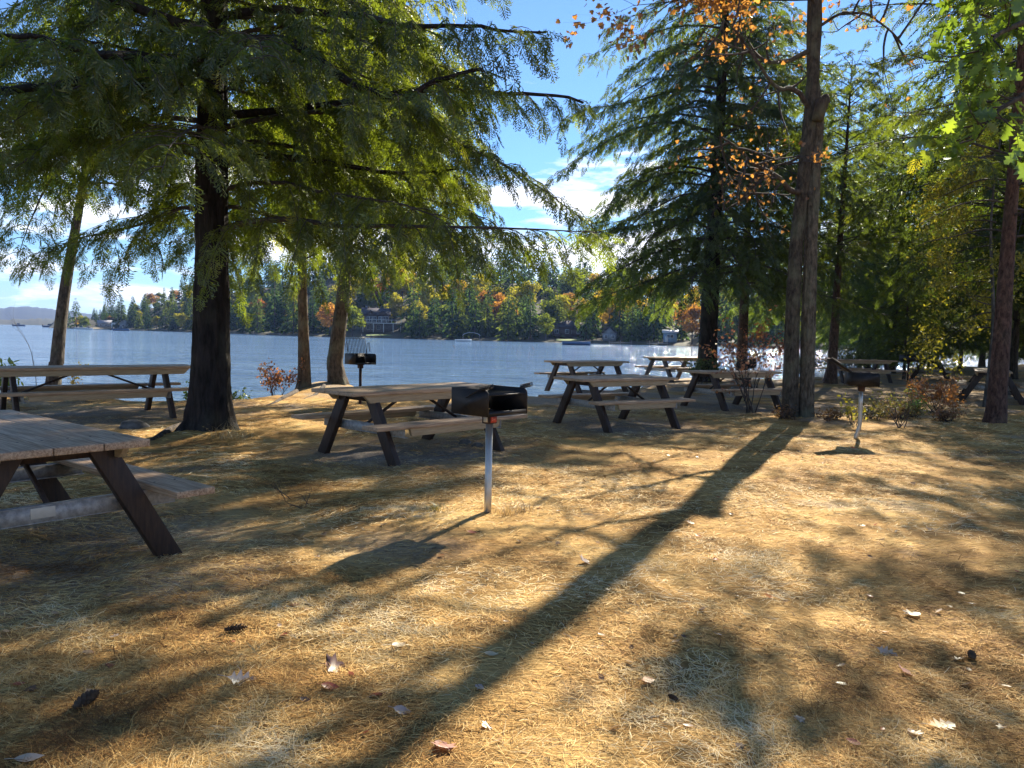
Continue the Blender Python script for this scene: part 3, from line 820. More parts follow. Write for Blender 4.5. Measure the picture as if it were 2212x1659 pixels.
# slim leaning tree by the water, far left
B = base(-9.97, 16.7)
pts = [(120, 845), (126, 740), (135, 660), (150, 560), (168, 470), (190, 330), (215, 180), (240, 20), (255, -120)]
pth = [np.array(P(u, v, 16.7 + .1 * i)) - np.array(B) for i, (u, v) in enumerate(pts)]; pth[0] = np.array([-.08, 0, -.2])
t = conifer(B, float(pth[-1][2]), .155, 4.6, lambda f: 3.0 * (1 - f) ** .6 + .3, 52, rg(2), name='leaning_tree', size=.36, tset='mid', sec_gap=.22, fr_gap=.14, path=pth, bark='bark_lichen', bcol=(.10, .085, .07), color=(.036, .056, .020), sides=14)
tag(t, 'slim grey tree leaning right at the far left, lake behind its foot', 'tree')

# pair of shore trees in the middle left
B = base(-5.25, 19.4)
pts = [(655, 842), (655, 700), (653, 620), (650, 520), (645, 400), (640, 300)]
pth = [np.array(P(u, v, 19.4)) - np.array(B) for u, v in pts]; pth[0] = np.array([0, 0, -.2])
root = empty('shore_tree', B)
trunk_geo(pth, .16, .07, 14, seed=5).obj('trunk', M['bark_lichen'], root, smooth=True, color=(.12, .085, .055))
g = Geo(); tips = []; r_ = rg(3)
for z in np.linspace(3.2, 9.2, 20):
    q = np.array([np.interp(z, [p[2] for p in pth], [p[i] for p in pth]) for i in range(3)]); a = r_.uniform(0, 2 * PI)
    grow(g, r_, q, (math.cos(a), math.sin(a), .25), r_.uniform(.7, 1.2), .025, 2, tips, .7, 3, -.1, 1, 4)
leaves_on(g, tips, r_, 5, .12, 'diamond', 0, .16, (.55, .2), .5)
g.obj('crown', [M['leaf_foliage'], M['twig']], root, color=(.15, .19, .03))
tag(root, 'straight brown shore tree with bright yellow-green leaves, behind the red bush', 'tree')

B = base(-4.45, 20.2)
pts = [(712, 838), (722, 780), (735, 690), (745, 600), (755, 480), (765, 350), (775, 220), (785, 60), (790, -80)]
pth = [np.array(P(u, v, 20.2)) - np.array(B) for u, v in pts]; pth[0] = np.array([-.1, 0, -.2])
t = conifer(B, float(pth[-1][2]), .23, 4.3, lambda f: 4.9 * (1 - f) ** .5 * (.5 + .5 * min(1, f * 5)) + .4, 104, rg(4), name='shore_tree', size=.36, tset='mid', sec_gap=.22, fr_gap=.15, lowcut=3.1, path=pth, bark='bark_lichen', bcol=(.085, .068, .05), color=(.080, .100, .022), tint0=.5, droop=.6, drop=.55)
tag(t, 'thicker leaning shore tree standing beside the grill with the upright grate', 'tree')

# large hemlock right of centre with the black trunk
B = base(6.42, 25.4)
t = conifer(B, 18, .33, 3.0, lambda f: 5.4 * (1 - f) ** .7 + .3, 150, rg(5), size=.40, tset='mid', sec_gap=.22, fr_gap=.15, side_bias=lambda a, f: (1.3 if math.cos(a) < -.3 and .3 < f < .62 else .62 if f > .62 else .8 if f > .5 else 1.0), droop=.5, rise=.10, drop=.46, lean=(.3, 0), lowcut=2.2, bcol=(.024, .020, .018), color=(.040, .060, .019), tint0=.42, sides=22, ztop=13.5)
tag(t, 'tall dark hemlock with a wide black trunk right of centre, its boughs over the water', 'tree')

# reddish-brown conifer behind the red bush
B = base(8.35, 28.0)
t = conifer(B, 13.5, .21, 3.6, lambda f: 3.6 * (1 - f) ** .6 + .3, 84, rg(6), name='pine_tree', size=.45, tset='mid', sec_gap=.26, fr_gap=.19, bark='bark_scaly', bcol=(.075, .052, .040), color=(.045, .066, .022), droop=.2, rise=.2)
tag(t, 'brown-barked conifer between the black hemlock trunk and the double trunk', 'tree')

# short conifer right of the double trunk
B = base(11.09, 26.7)
t = conifer(B, 11.0, .185, 3.9, lambda f: 3.0 * (1 - f) ** .55 * (.75 + .25 * math.sin(f * 25)) + .35, 84, rg(7), name='pine_tree', size=.42, tset='mid', sec_gap=.28, fr_gap=.19, bark='bark_scaly', bcol=(.095, .060, .044), color=(.050, .072, .024), droop=.25, rise=.25, drop=.3, lean=(.2, 0))
tag(t, 'shorter conifer with its top in view, right of the double trunk', 'tree')

# reddish pine at the right
B = base(8.88, 14.05)
t = conifer(B, 12.5, .165, 3.2, lambda f: 3.4 * (1 - f) ** .5 * (.55 + .45 * min(1, f * 3)) + .3, 58, rg(8), name='pine_tree', size=.34, tset='fine', sec_gap=.27, fr_gap=.18, bark='bark_scaly', bcol=(.105, .060, .045), color=(.052, .074, .022), droop=.3, rise=.22, drop=.35, lean=(.15, 0), dead=7, flare=.35, ztop=8.2)
tag(t, 'straight pine with a reddish scaly trunk near the right edge', 'tree')

# double-trunked maple
B = base(5.46, 14.55)
root = empty('double_maple', B)
bb = np.array(B)
q = lambda pts, y=14.55: [np.array(P(u, v, y)) - bb for u, v in pts]
pa = q([(1706, 912), (1709, 800), (1713, 650), (1721, 520), (1732, 420), (1741, 330), (1750, 250), (1757, 160), (1763, 60), (1765, -60), (1755, -250), (1740, -420)]); pa[0][2] = -.2
pb = q([(1741, 910), (1744, 800), (1747, 650), (1752, 520), (1760, 420), (1767, 345), (1774, 290), (1778, 225), (1774, 160), (1777, 60), (1786, -60), (1812, -250), (1840, -420)], 14.5); pb = [p + np.array([0, min(.65, max(0, (p[2] - 3.5) * .14)), 0]) for p in pb]; pb[0][2] = -.2
ga = trunk_geo(pa, .145, .07, 44, flare=.25, seed=11, rough=.07, fine=True, rads=[.14, .132, .125, .118, .107, .105, .105, .10, .095, .085, .065, .045])
ga.obj('trunk', M['bark_lichen'], root, smooth=True, color=(.085, .070, .052))
trunk_geo(pb, .155, .13, 44, flare=.25, seed=12, rough=.07, fine=True, rads=[.13, .125, .12, .115, .112, .11, .12, .135, .105, .095, .085, .065, .045]).obj('trunk', M['bark_lichen'], root, smooth=True, color=(.125, .103, .074))
g = Geo(); kn = q([(1783, 214), (1777, 205), (1768, 200)], 14.35); tube(g, [kn[0] + np.array([.0, 0, .08]), kn[0], kn[1] + np.array([0, 0, -.12]), kn[2] + np.array([0, 0, -.5])], [.05, .10, .12, .10], 10)
g.obj('burl', M['bark_lichen'], root, smooth=True, color=(.09, .066, .048))
r_ = rg(9); tips = []; lg = Geo()
for pts, r in (([(1752, 240), (1720, 205), (1690, 200), (1670, 212), (1640, 200), (1600, 150), (1560, 110), (1530, 95)], .055),
               ([(1757, 105), (1715, 122), (1680, 118), (1640, 85), (1600, 60), (1550, 20)], .05),
               ([(1735, 415), (1700, 418), (1670, 395), (1640, 385), (1600, 375), (1560, 345), (1520, 330)], .06),
               ([(1745, 330), (1715, 345), (1690, 350), (1660, 372), (1625, 420), (1590, 440)], .03),
               ([(1766, 60), (1800, 40), (1850, 45), (1890, 90), (1905, 130)], .03)):
    pp = np.array(q(pts)); pp[:, 1] += np.linspace(0, r_.uniform(-1.2, 1.2), len(pp))
    n = 16; pp = poly_at(pp, np.linspace(0, 1, n)); lb = Geo(); tube(lb, pp, np.linspace(r, .012, n), 7); lb.obj('limb', M['bark_lichen'], root, smooth=True, color=(.09, .07, .055))
    for s in np.linspace(.3, 1, 9):
        a = poly_at(pp, np.array([s]))[0]; d = nrm(r_.normal(0, 1, 3) + np.array([-.3, 0, .25]))
        grow(lg, r_, a, d, r_.uniform(.5, .95), .024, 2, tips, .65, 3, .05, 1, 4, .5)
tt = [np.array(x) for x in pa]
for z in list(np.linspace(7.6, 9.0, 13)) + list(np.linspace(9.4, 13.6, 20)):
    c = np.array([np.interp(z, [p[2] for p in tt], [p[i] for p in tt]) for i in range(3)]); a = r_.uniform(0, 2 * PI) if z > 9.3 else r_.uniform(2.3, 3.8)
    grow(lg, r_, c, (math.cos(a), math.sin(a), .7 if z > 9.3 else .22), r_.uniform(1.5, 2.5), .04, 3, tips, .6, 3, .1, 1, 5)
low = [t_ for t_ in tips if t_[0][2] < 7.6]; high = [t_ for t_ in tips if t_[0][2] >= 7.6]
leaves_on(lg, low, r_, 2, .074, 'maple', 0, .06, (.62, .28), .6, frac=.11)
leaves_on(lg, high, r_, 3, .12, 'maple', 0, .14, (.5, .25), .6, frac=.75)
lg.obj('crown', [M['leaf_foliage'], M['twig']], root, color=(.30, .155, .08))
tag(root, 'maple with two joined trunks and sparse orange leaves, its long shadow crossing the ground', 'tree')

# bright green oak reaching in at the top right
B = base(8.4, 7.6)
root = empty('oak_tree', B); bb = np.array(B)
trunk_geo([(0, 0, -.2), (.05, 0, 3), (.1, .1, 6), (.2, .2, 10)], .2, .06, 18, seed=21).obj('trunk', M['bark'], root, smooth=True, color=(.075, .062, .05))
r_ = rg(10); tips = []; lg = Geo()
for pts, r in (([(.05, 0, 3.6)] + [tuple(np.array(P(u, v, y)) - bb) for u, v, y in ((2330, 60, 7.2), (2230, 40, 6.9), (2160, 70, 6.7), (2120, 110, 6.6))], .05),
               ([(.05, 0, 3.0)] + [tuple(np.array(P(u, v, y)) - bb) for u, v, y in ((2330, 180, 7.1), (2240, 190, 6.8), (2150, 240, 6.6), (2110, 300, 6.5))], .045),
               ([(.05, 0, 3.9)] + [tuple(np.array(P(u, v, y)) - bb) for u, v, y in ((2350, -60, 7.4), (2260, -40, 7.2), (2180, -30, 7.0), (2110, 10, 6.9))], .045)):
    pp = poly_at(np.array(pts, float), np.linspace(0, 1, 14)); lb = Geo(); tube(lb, pp, np.linspace(r, .008, 14), 7); lb.obj('limb', M['bark'], root, smooth=True, color=(.075, .062, .05))
    for s in np.linspace(.55, 1, 10):
        a = poly_at(pp, np.array([s]))[0]; grow(lg, r_, a, r_.normal(0, 1, 3) * .6 + np.array([-.4, 0, -.1]), .26, .009, 1, tips, .6, 3, -.1, 1, 4)
for z in np.linspace(4.6, 9.6, 12):
    a = r_.uniform(-.9, 1.6); grow(lg, r_, (.1, .1, z), (math.cos(a), math.sin(a), .4), 1.5, .03, 2, tips, .6, 3, .1, 1, 5)
leaves_on(lg, [t_ for t_ in tips if t_[0][2] < 4.4], r_, 2, .17, 'oak', 0, .06, (.42, .30), .35, frac=.34); leaves_on(lg, [t_ for t_ in tips if t_[0][2] >= 4.4], r_, 3, .16, 'oak', 0, .08, (.5, .15), .35, frac=.6)
lg.obj('crown', [M['leaf_foliage'], M['twig']], root, color=(.12, .205, .04))
tag(root, 'oak with big lobed bright green leaves hanging in at the top right corner', 'tree')

# yellow-green young beech at the right
B = base(11.3, 18.3)
root = empty('young_beech', B); r_ = rg(12); tips = []; lg = Geo()
trunk_geo([(0, 0, -.15), (.1, 0, 2), (-.1, .1, 4.5), (0, 0, 6.5)], .06, .015, 10, seed=3).obj('trunk', M['bark'], root, smooth=True, color=(.10, .095, .085))
for z in np.linspace(1.9, 6.3, 26):
    a = r_.uniform(0, 2 * PI); grow(lg, r_, (0, 0, z), (math.cos(a), math.sin(a), .12), r_.uniform(1.0, 1.7) * (1.15 - z / 9), .016, 2, tips, .5, 3, -.12, 1, 4)
leaves_on(lg, tips, r_, 6, .085, 'oval', 0, .10, (.5, .18), .2)
lg.obj('crown', [M['leaf_foliage'], M['twig']], root, color=(.22, .22, .035))
tag(root, 'young beech with yellow-green leaves in flat layers, left of the reddish pine', 'tree')

# background conifers of the right-hand grove: three kinds, copied
pk = [conifer((0, 0, 0), 13.5, .17, 2.9, lambda f: 3.9 * (1 - f) ** .6 + .3, 96, rg(20), name='grove_conifer', size=.50, tset='mid', sec_gap=.30, fr_gap=.2, color=(.043, .064, .022), bcol=(.060, .048, .038), wood=False, sides=10),
      conifer((0, 0, 0), 17, .24, 4.2, lambda f: 4.5 * (1 - f) ** .6 + .3, 110, rg(21), name='grove_conifer', size=.55, tset='mid', sec_gap=.32, fr_gap=.21, color=(.036, .056, .021), bcol=(.035, .028, .025), wood=False, sides=10),
      conifer((0, 0, 0), 9.5, .11, 1.1, lambda f: 3.0 * (1 - f) ** .7 + .25, 88, rg(22), name='grove_conifer', size=.45, tset='mid', sec_gap=.26, fr_gap=.18, color=(.050, .070, .024), bcol=(.07, .055, .045), wood=False, sides=8)]
GROVE = [  # kind, x, y, scale, label
    (1, 14.6, 23.0, 1.0, 'dark-trunked conifer just left of the reddish pine, behind the white-topped table'),
    (1, 17.6, 25.0, 1.05, 'dark-trunked conifer just right of the reddish pine, deep in the grove'),
    (0, 18.0, 36.5, 1.0, 'slender conifer rising behind the small dark grill at the bright water'),
    (2, 15.8, 31.0, .62, 'small bushy young conifer standing against the glittering water'),
    (0, 21.5, 33.0, 1.05, 'conifer in the grove behind the end-on black table'),
    (1, 26.0, 38.0, 1.0, 'tall conifer deep in the grove between the dark trunks'),
    (0, 24.0, 29.0, .95, 'leafy conifer at the right edge of the grove'),
    (2, 22.5, 41.5, 1.0, 'low-branched conifer closing the gap at the end of the water'),
    (2, 26.5, 45.5, 1.1, 'low-branched conifer standing far back in the shade of the grove'),
    (0, 30.5, 50.0, 1.15, 'distant conifer of the grove beyond the tables'),
    (1, 34.0, 43.0, 1.0, 'distant tall conifer behind the right edge trees'),
    (2, 30.0, 36.0, 1.0, 'bushy conifer filling the right background of the grove'),
    (0, 16.0, 20.0, .9, 'conifer at the right edge with a leaning trunk'),
    (1, 21.0, 45.5, .92, 'conifer at the shore where the glare ends'),
    (2, 19.0, 40.0, .7, 'dark little conifer beside the water left of the dark trunks'),
    (2, 37.0, 58.0, 1.3, 'far low conifer at the end of the grove'),
    (0, 40.0, 50.0, 1.2, 'conifer far behind the right edge'),
    (0, 28.0, 33.0, 1.0, 'conifer deep right in the grove behind the leaning trunk'),
    (1, 33.0, 60.0, 1.1, 'dark conifer at the very back of the grove'),
    (0, 23.5, 52.0, 1.0, 'conifer at the far bank behind the end-on black table'),
    (2, 33.0, 52.0, 1.4, 'broad low conifer at the very back of the grove'),
    (2, 42.0, 66.0, 1.5, 'broad low conifer closing the grove far behind'),
    (1, 44.0, 58.0, 1.1, 'tall conifer far behind at the right'),
    (2, 24.5, 35.5, .8, 'bushy little conifer right of the end-on black table'),
    (1, 12.9, 33.8, .78, 'conifer at the water behind the shorter pine'),
]
used = set()
for i, (k, x, y, s, lb) in enumerate(GROVE):
    o = pk[k] if k not in used else copy_tree(pk[k]); used.add(k)
    o.location = (x, y, gz(x, y)); o.rotation_euler = (0, 0, i * 1.9); o.scale = (s, s, s)
    if lb.endswith('leaning trunk'): o.rotation_euler = (.0, .12, 0)
    tag(o, lb, 'tree', 'conifers of the grove on the right')

# ------------------------------------------------------------------ bushes, saplings, seedlings
shrub('red_bush', -5.75, 18.7, rg(30), 7, 1.25, 2, 'oval', .075, 2, (.27, .105, .055), 'bush with red and orange leaves at the water edge before the brown shore tree', spread=.6, lean=.75)
shrub('green_bush', -6.55, 16.6, rg(31), 8, .95, 2, 'oval', .085, 3, (.13, .19, .05), 'small green bush on the bank right of the thick black trunk', lean=.5)
shrub('leafy_plant', -9.55, 14.3, rg(32), 4, .95, 1, 'oval', .11, 3, (.15, .22, .045), 'green leafy plant rising above the long table at the left edge', lean=.25)
shrub('bare_sapling', -9.75, 15.9, rg(33), 1, 2.2, 2, 'oval', .07, 0, (.3, .2, .05), 'thin leafless sapling at the water left of the slim leaning tree', 'sapling', lean=.05, r=.010, spread=.4)
shrub('bare_sapling', -7.0, 17.0, rg(34), 1, 2.0, 2, 'oval', .07, 0, (.3, .2, .05), 'thin leafless sapling against the water, right of the thick black trunk', 'sapling', lean=.08, r=.009, spread=.45)
shrub('yellow_seedling', -9.3, 16.2, rg(35), 3, .8, 1, 'oval', .07, 2, (.40, .30, .05), 'seedling with pale yellow leaves showing under the long table', 'plant', lean=.3)
shrub('russet_bush', 4.75, 15.15, rg(36), 9, 2.05, 2, 'oval', .075, 1, (.26, .115, .075), 'tall thin bush with russet leaves leaning on the double trunk', spread=.5, lean=.35, r=.013)
shrub('russet_bush', 7.1, 22.3, rg(37), 8, 2.1, 2, 'oval', .09, 2, (.30, .10, .06), 'bush with bright red leaves behind the shaded grill, right of the black trunk', spread=.55, lean=.5)
shrub('dark_bush', 5.95, 24.0, rg(38), 7, 1.0, 2, 'oval', .09, 3, (.07, .10, .04), 'low dark green bush at the foot of the wide black trunk', lean=.7)
shrub('open_bush', 6.75, 13.2, rg(39), 6, .85, 2, 'oval', .045, 1, (.11, .125, .05), 'open small-leaved bush behind the bent grill post', lean=.55)
low = [(6.9, 14.6, .46, (.09, .085, .04)), (7.5, 14.9, .5, (.14, .09, .05)), (8.0, 15.3, .42, (.11, .11, .045)), (8.2, 14.5, .34, (.17, .09, .055))]
lowlab = ['low brown-green bush right beside the bent grill post', 'low bush with brown leaves in the middle of the heath patch', 'low green bush at the back of the heath patch', 'low russet bush at the foot of the reddish pine']
for i, (x, y, h, c) in enumerate(low):
    shrub('low_bush', x, y, rg(40 + i), 12, h * .85, 2, 'oval', .045, 1, c, lowlab[i], lean=1.1, group='low bushes between grill and pine')
shrub('russet_bush', 9.0, 16.3, rg(45), 10, .95, 2, 'oval', .075, 2, (.30, .15, .085), 'rounded bush with pale russet leaves in front of the white-topped table', lean=.8)
for i, (x, y, h, lb) in enumerate(((14.2, 32.4, 1.5, 'twiggy dark bush against the bright water behind the small dark grill'), (17.6, 36.6, 1.7, 'twiggy dark bush against the bright water, right of the small young conifer'), (20.5, 38.8, 1.8, 'thicket of dark twigs beside the end-on black table'), (24.0, 44.0, 2.2, 'dark undergrowth at the end of the bright water'), (11.9, 31.4, 1.2, 'small twiggy bush at the water behind the long dark table'))):
    shrub('shore_bush', x, y, rg(54 + i), 12, h, 2, 'oval', .10, 2, (.07, .085, .035), lb, lean=.9, r=.016, jit=.1)
shrub('green_seedling', 8.35, 15.9, rg(46), 4, .5, 1, 'oval', .08, 3, (.12, .25, .06), 'small bright green seedling left of the round russet bush', 'plant', lean=.4)
shrub('yellow_seedling', 6.05, 13.6, rg(47), 4, .65, 1, 'oval', .07, 2, (.24, .24, .05), 'yellow-green seedling at the right foot of the double trunk', 'plant', lean=.5)
shrub('low_bush', 5.05, 14.25, rg(51), 9, .38, 1, 'oval', .06, 2, (.10, .06, .04), 'dark low brush at the left foot of the double trunk', lean=1.2)
shrub('low_bush', 5.85, 14.2, rg(52), 8, .30, 1, 'oval', .06, 2, (.12, .07, .045), 'dark brush at the right foot of the double trunk', lean=1.3)
shrub('dry_twig', -1.95, 6.75, rg(48), 2, .42, 2, 'oval', .035, 0, (.3, .2, .05), 'bare dry twig sticking up in front of the middle table', 'twig', lean=1.0, r=.005, spread=.7)
shrub('dry_twig', -1.70, 6.45, rg(49), 3, .30, 2, 'oval', .035, 0, (.3, .2, .05), 'forked dry twig on the needles left of the nearest grill', 'twig', lean=1.3, r=.005, spread=.8)

# ------------------------------------------------------------------ the far shore
SHU = np.array([100, 146, 270, 424, 523, 650, 815, 1000, 1224, 1500, 1850, 2100, 2500], float)
SHV = np.array([707.8, 709.5, 713, 717.7, 721.5, 726, 730.2, 735, 740.5, 748, 757, 763, 772], float)
CRU = np.array([100, 146, 165, 200, 270, 330, 430, 530, 640, 750, 850, 950, 1050, 1150, 1250, 1400, 1600, 2000, 2500], float)
CRV = np.array([690, 682, 676, 682, 672, 655, 632, 614, 596, 573, 562, 570, 580, 590, 606, 622, 632, 640, 650], float)
def horizon_v(u): return 721.2 + (u - 1106) * .0209
def shore_pt(u):
    p = G(u, np.interp(u, SHU, SHV), WATER); return p[:2]
def view_dir(u):
    d = ray(u, 721)[:2]; return d / np.linalg.norm(d)
def hill_top(u):                       # ground height of the hill behind the shore at u
    D = np.linalg.norm(shore_pt(u)); v = np.interp(u, CRU, CRV)
    z = EYE + (horizon_v(u) - v) * .463 / 769 * (D + 95)
    return max(1.0, z - np.interp(u, [100, 200, 300, 450, 600], [3.0, 3.0, 3.5, 3.5, 3.5]))
def far_pt(u, s):
    p = shore_pt(u) + view_dir(u) * s
    t = min(1, max(0, s - 3) / 110); t = t * t * (3 - 2 * t)
    z = WATER + min(s, 4) * .16 + hill_top(u) * t + (float(fbm(np.array([p[0] * .03]), np.array([p[1] * .03]), 5)[0]) - .5) * 2.5 * t
    return np.array([p[0], p[1], z])
us = np.arange(104, 2460, 14.0); ss = [-3, 0, 2, 4, 8, 14, 22, 32, 44, 58, 75, 95, 120, 160, 220]
V = np.array([[far_pt(u, s) for s in ss] for u in us]); n1, n2 = len(us), len(ss)
V[:, 0, 2] = WATER - .8; V[:, -1, 2] = -3; V[0, :, 2] = np.minimum(V[0, :, 2], WATER - .1)
i = (np.arange(n1 - 1)[:, None] * n2 + np.arange(n2 - 1)[None]).reshape(-1)
g = Geo(); g.add(V.reshape(-1, 3), np.stack([i, i + n2, i + n2 + 1, i + 1], -1))
M['forest_floor'] = simple('forest_floor', (.035, .04, .022), .95, nscale=.15, col2=(.10, .085, .045))
tag(g.obj('hillside_terrain', M['forest_floor'], smooth=True), kind='structure')

# distant ridges down the lake
def ridge(name, dist, depth, pts, seed, mat):
    uu = np.arange(-500, 900, 6.0); a = np.interp(uu, [p[0] for p in pts], [p[1] for p in pts])
    g = Geo(); Vs = []
    for u, v in zip(uu, a):
        d = view_dir(u); zt = EYE + (horizon_v(u) - v) * .463 / 769 * dist
        zt = max(.2, zt + (float(fbm(np.array([u * .045]), np.array([seed * 1.]), seed, 4)[0]) - .5) * .10 * zt + (float(vnoise(np.array([u * .6]), np.array([0.]), seed + 5)[0]) - .5) * 3)
        c = d * dist
        for k, h in ((-.5, -3), (-.34, zt * .45), (-.15, zt * .85), (0, zt), (.5, -3)): Vs.append((*(c + d * depth * k), h))
    n = len(uu); i = (np.arange(n - 1)[:, None] * 5 + np.arange(4)[None]).reshape(-1)
    g.add(Vs, np.stack([i, i + 5, i + 6, i + 1], -1))
    tag(g.obj(name, mat, smooth=True), kind='structure')
M['ridge'] = simple('far_forest', (.014, .024, .020), .95, nscale=.02, col2=(.026, .034, .024))
M['ridge2'] = simple('far_shore_forest', (.02, .032, .02), .95, nscale=.04, col2=(.055, .05, .028))
ridge('distant_hills', 2900, 900, [(-500, 668), (0, 672), (60, 667), (110, 672), (190, 681), (300, 688), (500, 700), (900, 712)], 3, M['ridge'])
ridge('far_shore_land', 1500, 300, [(-500, 690), (0, 692), (90, 690), (150, 693), (300, 700), (500, 708), (900, 716)], 8, M['ridge2'])

# ---------------- trees of the far shore (each one an object; kinds share their meshes)
def far_conifer(H, R, rng, tiers, open_=0.):
    g = Geo(); tube(g, [(0, 0, -1), (0, 0, H * .5), (0, 0, H)], [.22, .15, .03], 5, 1)
    O, D, S, T = [], [], [], []
    for k in range(tiers):
        f = k / tiers; z = H * (.10 + .88 * f); r = R * (1 - f) ** .75 * rng.uniform(.75, 1.1) + .25
        nb = max(4, int(9 * (1 - .4 * f)))
        if rng.random() < open_: continue
        for j in range(nb):
            a = rng.uniform(0, 2 * PI); rr = r * rng.uniform(.7, 1.15); h = np.array([math.cos(a), math.sin(a), 0]); tt = rng.normal(.45, .15)
            for q in (.35, .65, .92):
                O.append(np.array([0, 0, z]) + h * rr * q - np.array([0, 0, rr * q * q * .28])); D.append(h + np.array([0, 0, -.45]) + rng.normal(0, .35, 3)); S.append(rr * .42 + .35); T.append(np.clip(tt + rng.normal(0, .08), 0, 1))
    place(g, FARF, O, D, np.array(S), np.array(T), rng, 0, rolls=.45)
    return g.mesh('far_conifer', [M['far_foliage'], M['twig']])
FARF = [(np.array([[0, 0, 0], [.3, .30, .03], [.55, .10, -.02], [1, .02, -.12], [.55, -.12, -.02], [.25, -.28, .02]]), [np.array([[0, 1, 2, 4]]), np.array([[0, 4, 5]]), np.array([[2, 3, 4]])]),
        (np.array([[0, 0, 0], [.4, .22, .05], [1, .05, -.1], [.5, -.24, 0]]), [np.array([[0, 1, 2, 3]])])]
def far_broad(H, R, rng, n=1700):
    g = Geo(); tube(g, [(0, 0, -1), (0, 0, H * .4), (.2, .1, H * .8)], [.2, .16, .04], 5, 1)
    blobs = [(np.array([rng.normal(0, R * .38), rng.normal(0, R * .38), H * rng.uniform(.35, .82)]), R * rng.uniform(.38, .62), rng.normal(.5, .14)) for _ in range(11)] + [(np.array([0, 0, H * .86]), R * .4, .6)]
    O, S, T = [], [], []
    for _ in range(n):
        c, r, t = blobs[rng.integers(len(blobs))]; d = nrm(rng.normal(0, 1, 3)); d[2] = d[2] * .8 + .1
        O.append(c + d * r * rng.uniform(.6, 1.08)); S.append(rng.uniform(.45, .95)); T.append(np.clip(t + rng.normal(0, .1), 0, 1))
    D = rng.normal(0, 1, (n, 3)); place(g, LT['diamond'], O, D, np.array(S), np.array(T), rng, 0, up=rng.normal(0, 1, (n, 3)))
    return g.mesh('far_broadleaf', [M['far_foliage'], M['twig']])
r_ = rg(60)
CON = [far_conifer(14, 2.5, r_, 36), far_conifer(16, 2.9, r_, 34, .10), far_conifer(12.5, 2.8, r_, 32), far_conifer(17, 3.4, r_, 30, .22)]
BRO = [far_broad(11, 3.6, r_), far_broad(12.5, 3.3, r_), far_broad(9.5, 3.8, r_), far_broad(13, 4.0, r_, 2100)]
KEEP = [(770, 868, 0, 26), (1196, 1256, 4, 14), (1304, 1328, 0, 12), (1432, 1462, 0, 10), (1002, 1036, 0, 8), (196, 262, 0, 16), (262, 284, 0, 12)]   # openings for the houses (u0, u1, s0, s1)
def free(u, s): return not any(a <= u <= b and c <= s <= d for a, b, c, d in KEEP)
CCOL = [(.046, .086, .040), (.066, .108, .040), (.034, .070, .040), (.085, .122, .040)]
BCOL = {'green': (.10, .135, .035), 'yellow green': (.20, .20, .035), 'yellow': (.30, .22, .04), 'orange': (.27, .145, .05), 'red': (.20, .085, .05), 'rust': (.17, .10, .05)}
BNAME = {'green': 'rounded green broadleaf tree', 'yellow green': 'rounded yellow-green tree', 'yellow': 'bright yellow autumn tree', 'orange': 'orange autumn tree', 'red': 'red autumn tree', 'rust': 'rust-brown autumn tree'}
def where(u):
    return 'on the point at the far left' if u < 290 else 'on the shore behind the thick black trunk' if u < 530 else 'on the hill left of the lodge' if u < 790 else 'on the hill above and right of the lodge' if u < 1080 else 'on the hill behind the small tables' if u < 1420 else 'on the far shore seen between the right-hand trunks'
nfar = 0
def far_tree(u, s, kind, color=None, label=None, scale=1.0, mesh=None):
    global nfar
    p = far_pt(u, s); sc = scale * np.interp(u, [100, 200, 300, 450, 600], [.55, .58, .74, .9, 1.0])
    if kind == 'con':
        o = link('far_conifer', CON[int(r_.integers(len(CON))) if mesh is None else mesh], None, color or CCOL[int(r_.integers(4))])
        tag(o, label or 'dark green conifer ' + where(u), 'tree', 'conifers of the far shore')
    else:
        o = link('far_broadleaf', BRO[int(r_.integers(len(BRO))) if mesh is None else mesh], None, tuple(np.array(BCOL[color]) * r_.uniform(.8, 1.2)))
        tag(o, label or BNAME[color] + ' ' + where(u), 'tree', 'broadleaf trees of the far shore')
    o.location = (p[0], p[1], p[2] - .3); o.rotation_euler = (0, 0, r_.uniform(0, 6.28)); w = sc * r_.uniform(.9, 1.15); o.scale = (w, w, sc * r_.uniform(.85, 1.15)); nfar += 1
rows = [(6, 30, .95), (17, 33, 1.0), (31, 36, 1.0), (48, 38, 1.0), (68, 40, 1.0), (90, 30, 1.0), (110, 28, 1.0)]
for ri, (s, step, sc) in enumerate(rows):
    u = 150 + ri * 11
    while u < 1990:
        uu, s_ = u + r_.uniform(-.4, .4) * step, s + r_.uniform(-5, 5)
        u += step * (.8 if u < 450 else 1) * (1.0 if u < 1450 else 1.5)
        if not free(uu, s_) or (uu < 200 and s > 40): continue
        # conifers dominate low at the left and on the crest; a belt of autumn colour runs across the middle slope
        belt = math.exp(-((s - 42) / 22.) ** 2) * (1 if 560 < uu < 1420 else .45) + (.35 if s < 12 and uu > 1100 else 0) + (.5 if uu < 430 and s < 30 else 0) + (.5 if 270 < uu < 480 and s > 40 else 0)
        if r_.random() < .06 + .66 * belt:
            c = r_.choice(['green', 'yellow green', 'yellow', 'orange', 'red', 'rust'], p=[.38, .36, .09, .06, .03, .08])
            far_tree(uu, s_, 'bro', str(c), scale=sc * r_.uniform(.75, 1.1))
        else: far_tree(uu, s_, 'con', scale=sc * r_.uniform(.75, 1.15))
